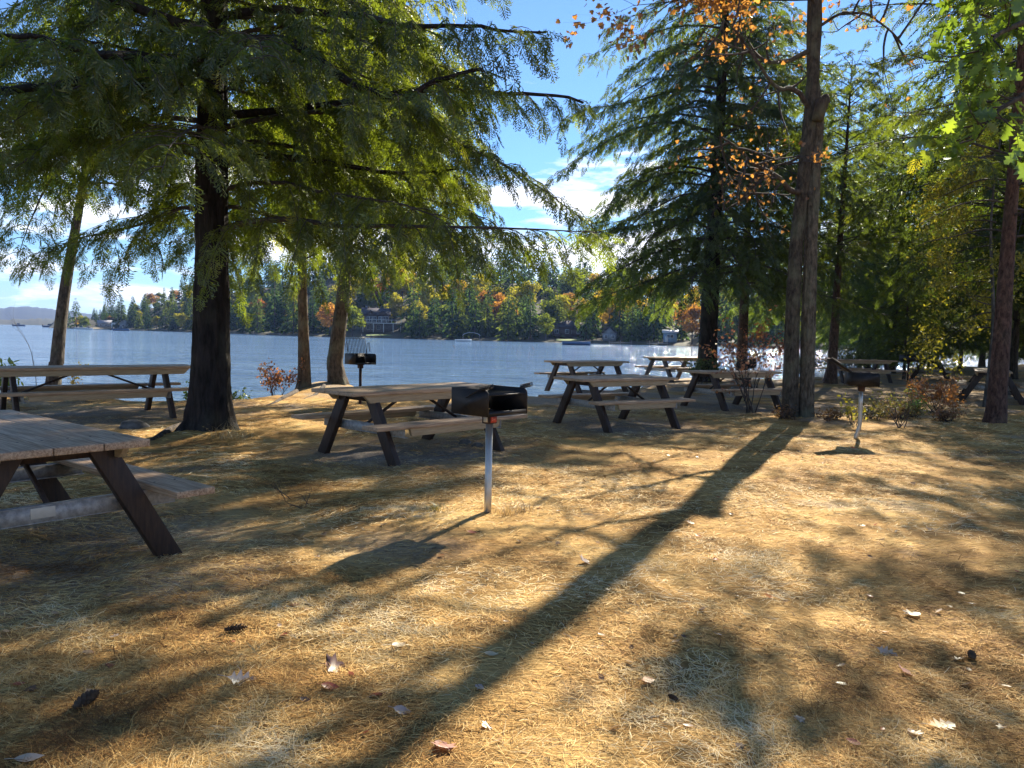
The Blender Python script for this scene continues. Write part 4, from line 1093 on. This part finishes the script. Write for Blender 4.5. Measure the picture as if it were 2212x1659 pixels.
# trees one picks out at once
far_tree(165, 8, 'con', (.05, .085, .03), 'tall lone pine at the tip of the point at the far left', 1.75, 3)
far_tree(262, 14, 'con', (.04, .07, .03), 'dark pine rising beside the white house on the point', 1.55, 1)
far_tree(288, 16, 'con', (.04, .07, .03), 'second dark pine right of the white house on the point', 1.6, 0)
far_tree(238, 26, 'bro', 'rust', 'rust-red tree right behind the white house on the point', .95)
far_tree(815, 44, 'bro', 'red', 'salmon-red maple above the lodge roof', .95)
far_tree(868, 48, 'bro', 'yellow', 'bright yellow tree above the right end of the lodge', 1.15)
far_tree(842, 56, 'bro', 'yellow green', 'tall yellow-green tree high above the lodge', 1.25)
far_tree(1048, 40, 'bro', 'orange', 'orange maple half way up the slope behind the open water', 1.0)
far_tree(1090, 24, 'bro', 'orange', 'low orange tree above the canopy-covered boat lift', .9)
far_tree(1105, 52, 'con', (.045, .075, .035), 'tallest conifer on the hill crest behind the open water', 1.25, 1)
far_tree(1335, 34, 'bro', 'red', 'reddish tree above the little orange-fronted boathouse', .9)
far_tree(1375, 26, 'bro', 'yellow', 'yellow tree left of the blue boathouse', .85)

# ---------------- houses and boats over there
def shore_thing(name, u, s, label, cat, dz=0, group=None):
    p = far_pt(u, s); d = view_dir(u)
    o = empty(name, (p[0], p[1], p[2] + dz), math.atan2(-d[0], d[1])); return tag(o, label, cat, group)
def window(parent, x, y, z, w, h):
    g = Geo(); t = .12
    for (cx, cz, sx, sz) in ((x - w / 2, z, t, h + t), (x + w / 2, z, t, h + t), (x, z - h / 2, w, t), (x, z + h / 2, w, t), (x, z, t * .7, h)): box(g, (cx, y, cz), (sx, .14, sz))
    f = g.obj('window', M['trim'], parent)
    g = Geo(); box(g, (x, y + .03, z), (w, .05, h)); g.obj('pane', M['glass'], f)
def gable_roof(g, x0, x1, y0, y1, z0, zr, along='x', over=.35):
    if along == 'x':
        ym = (y0 + y1) / 2; prism(g, [(y0 - over, z0 - .15), (ym, zr), (y1 + over, z0 - .15), (y1 + over, z0 - .4), (ym, zr - .3), (y0 - over, z0 - .4)], x0 - over, x1 + over, 'yz')
    else:
        xm = (x0 + x1) / 2; prism(g, [(x0 - over, z0 - .15), (xm, zr), (x1 + over, z0 - .15), (x1 + over, z0 - .4), (xm, zr - .3), (x0 - over, z0 - .4)], y0 - over, y1 + over, 'xz')

o = shore_thing('lodge', 820, 16, 'long two-storey lodge with white-framed windows and a white-railed deck across the lake', 'house', .2)
g = Geo(); box(g, (-.5, 3, 1.3), (11.0, 6, 2.8)); g.obj('lower_wall', M['stonewall'], o)
g = Geo(); box(g, (-1.2, 3, 4.1), (8.6, 6, 2.6))
for gx0 in (-2.9, .9): prism(g, [(gx0 - 1.6, 5.4), (gx0 + 1.6, 5.4), (gx0, 6.5)], -.6, .6, 'xz')
g.obj('upper_wall', M['brownwall'], o)
g = Geo(); gable_roof(g, -5.5, 3.1, 0, 6, 5.5, 7.6)
for gx0 in (-2.9, .9): gable_roof(g, gx0 - 1.7, gx0 + 1.7, -.8, 2.5, 5.6, 6.9, 'y', .2)
rf = g.obj('roof', M['darkroof'], o); g = Geo(); box(g, (-4.3, 3.6, 7.5), (.8, .8, 1.5)); g.obj('chimney', M['stonewall'], rf)
g = Geo(); box(g, (.6, -1.6, 2.72), (12.5, 2.6, .22)); dk = g.obj('deck', M['white'], o)
g = Geo(); box(g, (.6, -2.8, 3.75), (12.4, .08, .1))
for x in np.linspace(-5.6, 6.8, 9): box(g, (x, -2.8, 3.3), (.1, .1, .95))
g.obj('railing', M['white'], dk)
g = Geo()
for x in (-5.2, -2, 1.2, 4.2, 6.6): box(g, (x, -2.6, 1.2), (.2, .2, 2.8))
g.obj('deck_post', M['white'], dk)
for x in (-3.8, -2.7, -1.6, .1, 1.2, 2.2): window(o, x, -.68 if x < 2 else -.06, 4.0, .95, 1.7)
for x in (-3.6, -2.2, -.4): window(o, x, -.06, 1.4, .9, 1.5)
def cottage(name, u, s, w, d, h, rise, wall, roof, label, wins, dz=.1, cat='house', along='x', door=None):
    o = shore_thing(name, u, s, label, cat, dz)
    g = Geo(); box(g, (0, d / 2, h / 2), (w, d, h))
    if along == 'y': prism(g, [(-w / 2, h - .02), (w / 2, h - .02), (0, h + rise - .1)], .02, d - .02, 'xz')
    else: prism(g, [(0, h - .02), (d, h - .02), (d / 2, h + rise - .1)], -w / 2 + .02, w / 2 - .02, 'yz')
    g.obj('wall', M[wall], o); g = Geo(); gable_roof(g, -w / 2, w / 2, 0, d, h + .35, h + rise + .35, along); g.obj('roof', M[roof], o)
    for x, z, ww, hh in wins: window(o, x, -.05, z, ww, hh)
    if door: g = Geo(); box(g, (door[0], -.03, door[1] / 2), (door[2], .1, door[1])); g.obj('door', M[door[3]], o)
    return o
M['orange_front'] = simple('orange_boards', (.40, .18, .10), .8)
M['blue_front'] = simple('pale_blue_boards', (.16, .24, .32), .7)
M['pale_roof'] = simple('pale_metal_roof', (.36, .38, .40), .6)
cottage('white_house', 249, 12, 3.6, 5, 2.6, 1.9, 'white', 'greyroof', 'white gabled house on the sandy point at the far left', [(-.9, 1.4, .7, 1.0), (.9, 1.4, .7, 1.0), (0, 3.1, .6, .8)], along='y')
cottage('grey_cottage', 229, 15, 7.5, 5, 2.2, 1.3, 'greywall', 'greyroof', 'grey-roofed cottage left of the white gabled house on the point', [(-2.4, 1.2, .9, 1.0), (0, 1.2, .9, 1.0), (2.4, 1.2, .9, 1.0)])
cottage('grey_cottage', 272, 10, 5.5, 4.5, 2.4, 1.8, 'greywall', 'greyroof', 'small grey cottage among trees right of the white gabled house', [(-1.2, 1.3, .9, 1.0), (1.2, 1.3, .9, 1.0)], along='y')
cottage('brown_cabin', 1213, 13, 5.5, 5, 2.6, 1.6, 'brownwall', 'darkroof', 'dark brown cabin on the far slope behind the small tables, above the lawn', [(-1.5, 1.4, 1.0, 1.1), (1.5, 1.4, 1.0, 1.1)], dz=.6)
cottage('brown_cabin', 1240, 16, 5.0, 4, 2.3, 1.3, 'brownwall', 'darkroof', 'second brown cabin, lower, just right of the other cabin above the lawn', [(-1.2, 1.2, .9, 1.0), (1.2, 1.2, .9, 1.0)], dz=.4)
cottage('boathouse', 1316, 5, 3.6, 4, 2.0, 1.6, 'greywall', 'darkroof', 'grey boathouse with an orange upper front at the far waterline', [(-.9, 1.1, .8, .9), (.9, 1.1, .8, .9)], along='y')
o = cottage('boathouse', 1447, 4, 3.4, 4, 2.4, .5, 'blue_front', 'pale_roof', 'pale blue boathouse with a white roof at the far waterline', [(0, 1.6, 1.6, .8)], door=(-.9, 1.5, .8, 'trim'))
# boat lift with a white canopy
o = shore_thing('boat_lift', 1018, -2, 'boat lift under a rounded white canopy at the far waterline', 'boat lift', .3)
g = Geo()
a = np.linspace(.25, PI - .25, 9); arc = [(2.6 * math.cos(t), 1.2 + 1.1 * math.sin(t)) for t in a]; prism(g, arc + [(x * .97, z - .12) for x, z in arc[::-1]], -1.2, 1.2, 'xz'); g.obj('canopy', M['trim'], o)
for x in (-2.3, 2.3):
    g = Geo(); box(g, (x, 0, .4), (.14, 2.2, 2.2)); g.obj('post', M['dock'], o)

def boat(u, v, L_, rz, label, hull='white', cabin=True, z=WATER):
    p = G(u, v, z); o = empty('motor_boat', (p[0], p[1], z), rz); tag(o, label, 'boat', 'boats on the lake')
    g = Geo(); st = np.linspace(-.5, .5, 9); V = []
    for t in st:
        w = L_ * .17 * (1 - max(0, t + .05) ** 2 * 3.1); w = max(w, .04); k = .12 * L_ * (1 + .35 * max(0, t))
        V += [(t * L_, 0, -.12), (t * L_, -w * .8, .05 * L_), (t * L_, -w, k), (t * L_, w, k), (t * L_, w * .8, .05 * L_)]
    i = np.arange(8)[:, None] * 5; j = np.arange(5)[None]; k2 = (j + 1) % 5
    g.add(V, [np.stack([i + j, i + k2, i + 5 + k2, i + 5 + j], -1).reshape(-1, 4), np.array([[0, 4, 3, 2, 1]]), np.array([[40, 41, 42, 43, 44]])]); g.obj('hull', M[hull], o)
    if cabin:
        g = Geo(); box(g, (-.02 * L_, 0, .2 * L_), (.25 * L_, .22 * L_, .12 * L_), taper=(.7, .8)); g.obj('windscreen', M['glass'], o)
        g = Geo(); box(g, (-.5 * L_, 0, .12 * L_), (.07 * L_, .09 * L_, .16 * L_)); g.obj('outboard_motor', M['steel'], o)
boat(41, 704.6, 9, .25, 'dark speedboat far out on the open lake at the far left', 'bluehull')
boat(108, 707.0, 9, .1, 'dark boat far out beside the slim leaning trunk', 'bluehull')
boat(176, 711.2, 6, .3, 'white motorboat moored off the sandy point, left one of two')
boat(192, 711.5, 5, -.3, 'white motorboat moored off the sandy point, right one of two')
boat(262, 714.5, 6.5, .1, 'long low boat at the shore right of the white house', 'bluehull')
boat(1001, 737.5, 4.0, .2, 'small white rowing boat beside the canopied boat lift', 'white', False)
boat(1245, 745.5, 6, .05, 'flat dark boat lying on the water in front of the lawn', 'bluehull', False)
def dock(u, L_, rz, label, s=-3):
    o = shore_thing('dock', u, s, label, 'dock', group='docks of the far shore'); o.rotation_euler[2] += rz; o.location.z = WATER + .45
    g = Geo(); box(g, (0, 0, 0), (L_, 1.4, .16)); g.obj('deck_boards', M['dock'], o)
    for x in (-L_ / 2 + .2, 0, L_ / 2 - .2):
        g = Geo(); tube(g, [(x, -.75, -.9), (x, -.75, .7)], .07, 6); g.obj('pile', M['dock'], o)
dock(565, 6, .1, 'low dock left of the straight brown shore tree, across the lake'); dock(603, 7, 0, 'low dock just left of the straight brown shore tree, across the lake')
dock(800, 6, .2, 'dock below the lodge'); dock(1340, 6, 0, 'dock right of the grey boathouse with the orange front', -2); dock(1420, 5, .3, 'dock left of the pale blue boathouse', -2)
for u, s, w, lab, mt in ((212, 3, 9, 'sandy_beach', 'sandy'), (830, 7, 11, 'lodge_lawn', 'lawn'), (1228, 5, 7, 'far_lawn', 'lawn')):
    p = far_pt(u, s); d = view_dir(u); q = np.array([d[1], -d[0]]); g = Geo(); V = []
    for a in np.linspace(-1, 1, 9):
        for b in (-1, 0, 1):
            xy = p[:2] + q * w / 2 * a + d * 3.0 * b * math.sqrt(max(.05, 1 - a * a * .8)); V.append((xy[0], xy[1], p[2] + .12 + .22 * b))
    i = (np.arange(8)[:, None] * 3 + np.arange(2)[None]).reshape(-1); g.add(V, np.stack([i, i + 3, i + 4, i + 1], -1)); tag(g.obj(lab, M[mt], smooth=True), kind='structure')
# slanting poles that mark the swimming area
for u, v, lab in ((983, 752, 'nearer slanting marker pole standing in the water, in front of the lodge slope'), (1154, 756, 'slanting marker pole in the water left of the small tables'), (975 - 0, 0, None)):
    if not lab: continue
    p = G(u, v, WATER); o = empty('marker_pole', (p[0], p[1], WATER)); tag(o, lab, 'pole', 'swim area poles')
    g = Geo(); tube(g, [(.25, 0, -.6), (.0, 0, .0), (-.30, 0, .42)], .045, 8); g.obj('pole', M['red_pole'], o)

# ------------------------------------------------------------------ small things on the ground
def leaf_obj(u, v, kind, size, color, label, cat='leaf', variant=0, rz=0., tilt=.1, group='fallen leaves on the needles'):
    p = G(u, v); z = gz(p[0], p[1])
    key = (kind, variant)
    if key not in LM:
        g = Geo(); Vv, Q = LT[kind][variant]; g.add(Vv - np.array([.45, 0, 0]), Q)
        tube(g, [(-.75, 0, .03), (-.58, 0, .02), (-.45, 0, 0)], .016, 4)
        LM[key] = g.mesh('fallen_leaf', [M['dry_leaf']], True)
    o = link('fallen_leaf', LM[key], None, color); size *= .78; o.location = (p[0], p[1], z + .010 + size * .06); o.rotation_euler = (tilt, tilt * .6, rz); o.scale = (size,) * 3
    tag(o, label, cat, group)
LM = {}
PALE, TAN, BRN, RED, ORG = (.52, .42, .31), (.40, .27, .15), (.14, .08, .045), (.38, .09, .035), (.50, .20, .04)
NAMED = [(1972, 1331, 'maple', .115, PALE, 'pale cream maple leaf lying flat, whitest on the sunny ground at the right', 0, .3, .05), (2030, 1592, 'oak', .15, (.70, .58, .36), 'large pale yellow oak leaf at the bottom right', 0, .2, .1),
         (1914, 1411, 'oak', .13, PALE, 'long pale curled leaf below the white maple leaf', 2, -.4, .5), (1957, 1462, 'maple', .10, (.55, .33, .26), 'pinkish leaf with a raised red tip at the lower right', 2, .8, .4),
         (957, 1603, 'maple', .12, (.45, .24, .19), 'pink-brown maple leaf at the bottom centre', 0, 2.0, .25), (725, 1441, 'maple', .14, (.22, .13, .10), 'dark brown crumpled maple leaf in the lower middle', 2, .5, .5),
         (712, 1487, 'oval', .10, RED, 'orange-red leaf just below the dark crumpled leaf', 2, .3, .4), (520, 1478, 'oak', .17, (.42, .36, .30), 'long curled greyish leaf with dark veins at the lower left', 2, .5, .55),
         (60, 1635, 'oval', .12, PALE, 'pale oval leaf in the bottom left corner', 0, .4, .1), (868, 1533, 'oval', .10, (.40, .32, .28), 'greyish curled leaf left of the pink-brown maple leaf', 2, .2, .5),
         (1265, 1220, 'maple', .13, (.42, .35, .32), 'grey leaf lying in the long trunk shadow', 2, .9, .5), (1019, 1157, 'oval', .10, (.45, .10, .05), 'red leaf on the ground right of the grill shadow', 1, .2, .3),
         (1036, 1478, 'oval', .10, (.42, .34, .32), 'grey-pink leaf above the pink-brown maple leaf', 0, 1.4, .3), (1400, 1466, 'oval', .10, (.55, .20, .06), 'orange leaf in the sunny lower middle', 1, .6, .3),
         (940, 1270, 'oval', .09, (.55, .24, .05), 'orange leaf left of the long trunk shadow', 1, .2, .3), (1490, 1137, 'oak', .11, PALE, 'white curled leaf beside the upper trunk shadow', 2, .5, .4),
         (1060, 1415, 'oval', .09, (.60, .48, .28), 'straw-coloured leaf below the trunk shadow', 0, .1, .2), (1660, 1295, 'oval', .10, (.40, .17, .05), 'orange-brown leaf with a dark shadow on the sunny ground', 2, .6, .5),
         (1845, 965, 'maple', .11, (.60, .04, .02), 'bright red leaf at the foot of the bent grill post', 0, .3, .2), (860, 1395, 'oval', .10, (.50, .42, .28), 'tan leaf in the shade above the crumpled leaf', 0, .7, .2)]
for u, v, k, s, c, lb, va, rz, ti in NAMED: leaf_obj(u, v, k, s, c, lb, variant=va, rz=rz, tilt=ti)
r_ = rg(70)
for i in range(190):
    v = 935 + 680 * r_.random() ** 1.6; u = r_.uniform(-20, 2230)
    if v < 1150 and u < 1100 and r_.random() < .6: continue
    kind = ('oval', 'maple', 'oval', 'oak')[i % 4]; nm, c = (('pale', PALE), ('tan', TAN), ('brown', BRN), ('tan', TAN), ('reddish', (.34, .10, .05)))[i % 5]
    leaf_obj(u, v, kind, r_.uniform(.04, .075), tuple(np.array(c) * r_.uniform(.75, 1.15)), f'small {nm} dry leaf lying among the fallen needles', variant=int(r_.integers(3)), rz=r_.uniform(0, 6.3), tilt=r_.uniform(-.4, .5), group=f'small {nm} dry leaves on the needles')

def pine_cone(u, v, L_, rz, label):
    p = G(u, v); o = empty('pine_cone', (p[0], p[1], gz(p[0], p[1]) + L_ * .2), rz); tag(o, label, 'pine cone', 'pine cones on the ground')
    g = Geo(); n = 64
    tube(g, [(-L_ / 2, 0, 0), (0, 0, 0), (L_ / 2, 0, 0)], [L_ * .08, L_ * .1, L_ * .03], 8)
    k = np.arange(n); t = (k + .5) / n; a = k * 2.39996; r = L_ * .20 * np.sin(np.clip(t * 2.9 + .2, 0, PI)) ** .6 * (1 - .3 * t)
    O = np.stack([(t - .5) * L_, np.cos(a) * r * .4, np.sin(a) * r * .4], -1); D = np.stack([np.full(n, .45), np.cos(a), np.sin(a)], -1)
    sc = [(np.array([[0, -.2, 0], [.6, -.45, .06], [1, 0, .12], [.6, .45, .06], [0, .2, 0]]), [np.array([[0, 1, 2, 3, 4]])])]
    place(g, sc, O, D, r * .95 + L_ * .03, .5, rg(5), 0, up=np.array([[1., 0, 0]]) * np.ones((n, 1)), rolls=.05); g.obj('scales', M['cone'], o)
pine_cone(187, 2304 * .72 - 150, .13, 1.4, 'upright dark pine cone at the lower left'); pine_cone(2099, 1421, .085, 1.2, 'short dark pine cone at the right edge of the sunny ground')
pine_cone(510, 1357, .11, .4, 'pine cone half sunk in the needles left of the grill shadow'); pine_cone(1455, 1500, .06, 2.2, 'tiny pine cone in the sunny lower middle'); 
def pebble(u, v, s, label, sd):
    p = G(u, v); g = Geo(); r = rg(sd); n = 10; a = np.arange(n) / n * 2 * PI; V = []
    for ph, rr, z in ((0, 1, -.3), (.2, 1.05, .15), (.4, .75, .5), (.1, .3, .62)):
        V += [(math.cos(t + ph) * rr * r.uniform(.85, 1.12), math.sin(t + ph) * rr * .75 * r.uniform(.85, 1.12), z) for t in a]
    i = np.arange(3)[:, None] * n; j = np.arange(n)[None]; k = (j + 1) % n
    g.add(np.array(V) * s, [np.stack([i + j, i + k, i + n + k, i + n + j], -1).reshape(-1, 4), np.arange(3 * n, 4 * n)[None, :]]); o = g.obj('rock', M['rock'], smooth=True)
    o.location = (p[0], p[1], gz(p[0], p[1])); o.rotation_euler = (0, 0, r.uniform(0, 6)); tag(o, label, 'rock', 'rocks on the ground')
pebble(288, 921, .20, 'dark mossy rock left of the thick black trunk', 81); pebble(1004, 960, .09, 'dark stone under the middle table', 82); pebble(1031, 965, .08, 'brown stone under the middle table, right of the dark one', 83)
def root_obj(pts, r, label):
    p = np.array([[*G(u, v)[:2], 0] for u, v in pts]); p[:, 2] = hgt(p[:, 0], p[:, 1]) + r * np.linspace(.5, -.4, len(p)); p = poly_at(p, np.linspace(0, 1, 14)); g = Geo(); tube(g, p, np.linspace(r, r * .35, 14), 8)
    tag(g.obj('surface_root', M['bark'], smooth=True, color=(.09, .07, .055)), label, 'root', 'roots at the ground')
root_obj([(410, 925), (370, 935), (330, 950), (300, 955)], .07, 'pale root running left from the thick black trunk')
root_obj([(640, 848), (615, 862), (590, 872), (565, 880)], .06, 'long dark root on the bank below the brown shore tree'); root_obj([(700, 842), (680, 856), (640, 868)], .05, 'root on the bank below the leaning shore tree')

# tufts of dry grass round the post and trunk feet
def tuft(x, y, n, h, label, color, sd):
    g = Geo(); r = rg(sd); V, Q = [], []
    for k in range(n):
        a = r.uniform(0, 6.3); b = np.array([r.normal(0, h * .5), r.normal(0, h * .5), 0]); d = np.array([math.cos(a) * .6, math.sin(a) * .6, 1]) * h * r.uniform(.5, 1.1); s = np.array([-math.sin(a), math.cos(a), 0]) * .0022
        i = len(V); V += [b - s, b + s, b + d * .55 + s, b + d * .55 - s, b + d * np.array([1.7, 1.7, .9])]; Q.append((i, i + 1, i + 2, i + 3))
    Q3 = [(q[3], q[2], q[3] + 1) for q in Q]; g.add(V, [np.array(Q), np.array(Q3)]); o = g.obj('grass_tuft', M['dry_leaf'], color=color); o.location = (x, y, gz(x, y)); tag(o, label, 'grass tuft', 'grass tufts')
tuft(-.02, 6.3, 60, .10, 'dry grass tuft at the foot of the nearest grill post', (.42, .32, .16), 90); tuft(.12, 6.42, 50, .09, 'dry grass tuft right of the nearest grill post', (.42, .34, .2), 91)
tuft(-3.75, 10.35, 140, .22, 'pale dry grass tuft at the foot of the thick black trunk', (.48, .40, .22), 92); tuft(-.62, 6.35, 50, .07, 'greenish tuft left of the nearest grill post', (.25, .24, .08), 93)

# ------------------------------------------------------------------ haze over the lake
HAZE = 1
if HAZE:
    m, nt, N, L, out = mat_new('lake_haze'); v = N('ShaderNodeVolumePrincipled'); v.inputs['Color'].default_value = (.30, .48, 1.0, 1); v.inputs['Density'].default_value = .00011; v.inputs['Anisotropy'].default_value = .2
    L(v.outputs[0], out.inputs['Volume'])
    g = Geo(); box(g, (0, 1800, 60), (9000, 4400, 140)); o = g.obj('haze', m); tag(o, 'thin blue haze over the lake', 'haze', kind='stuff')
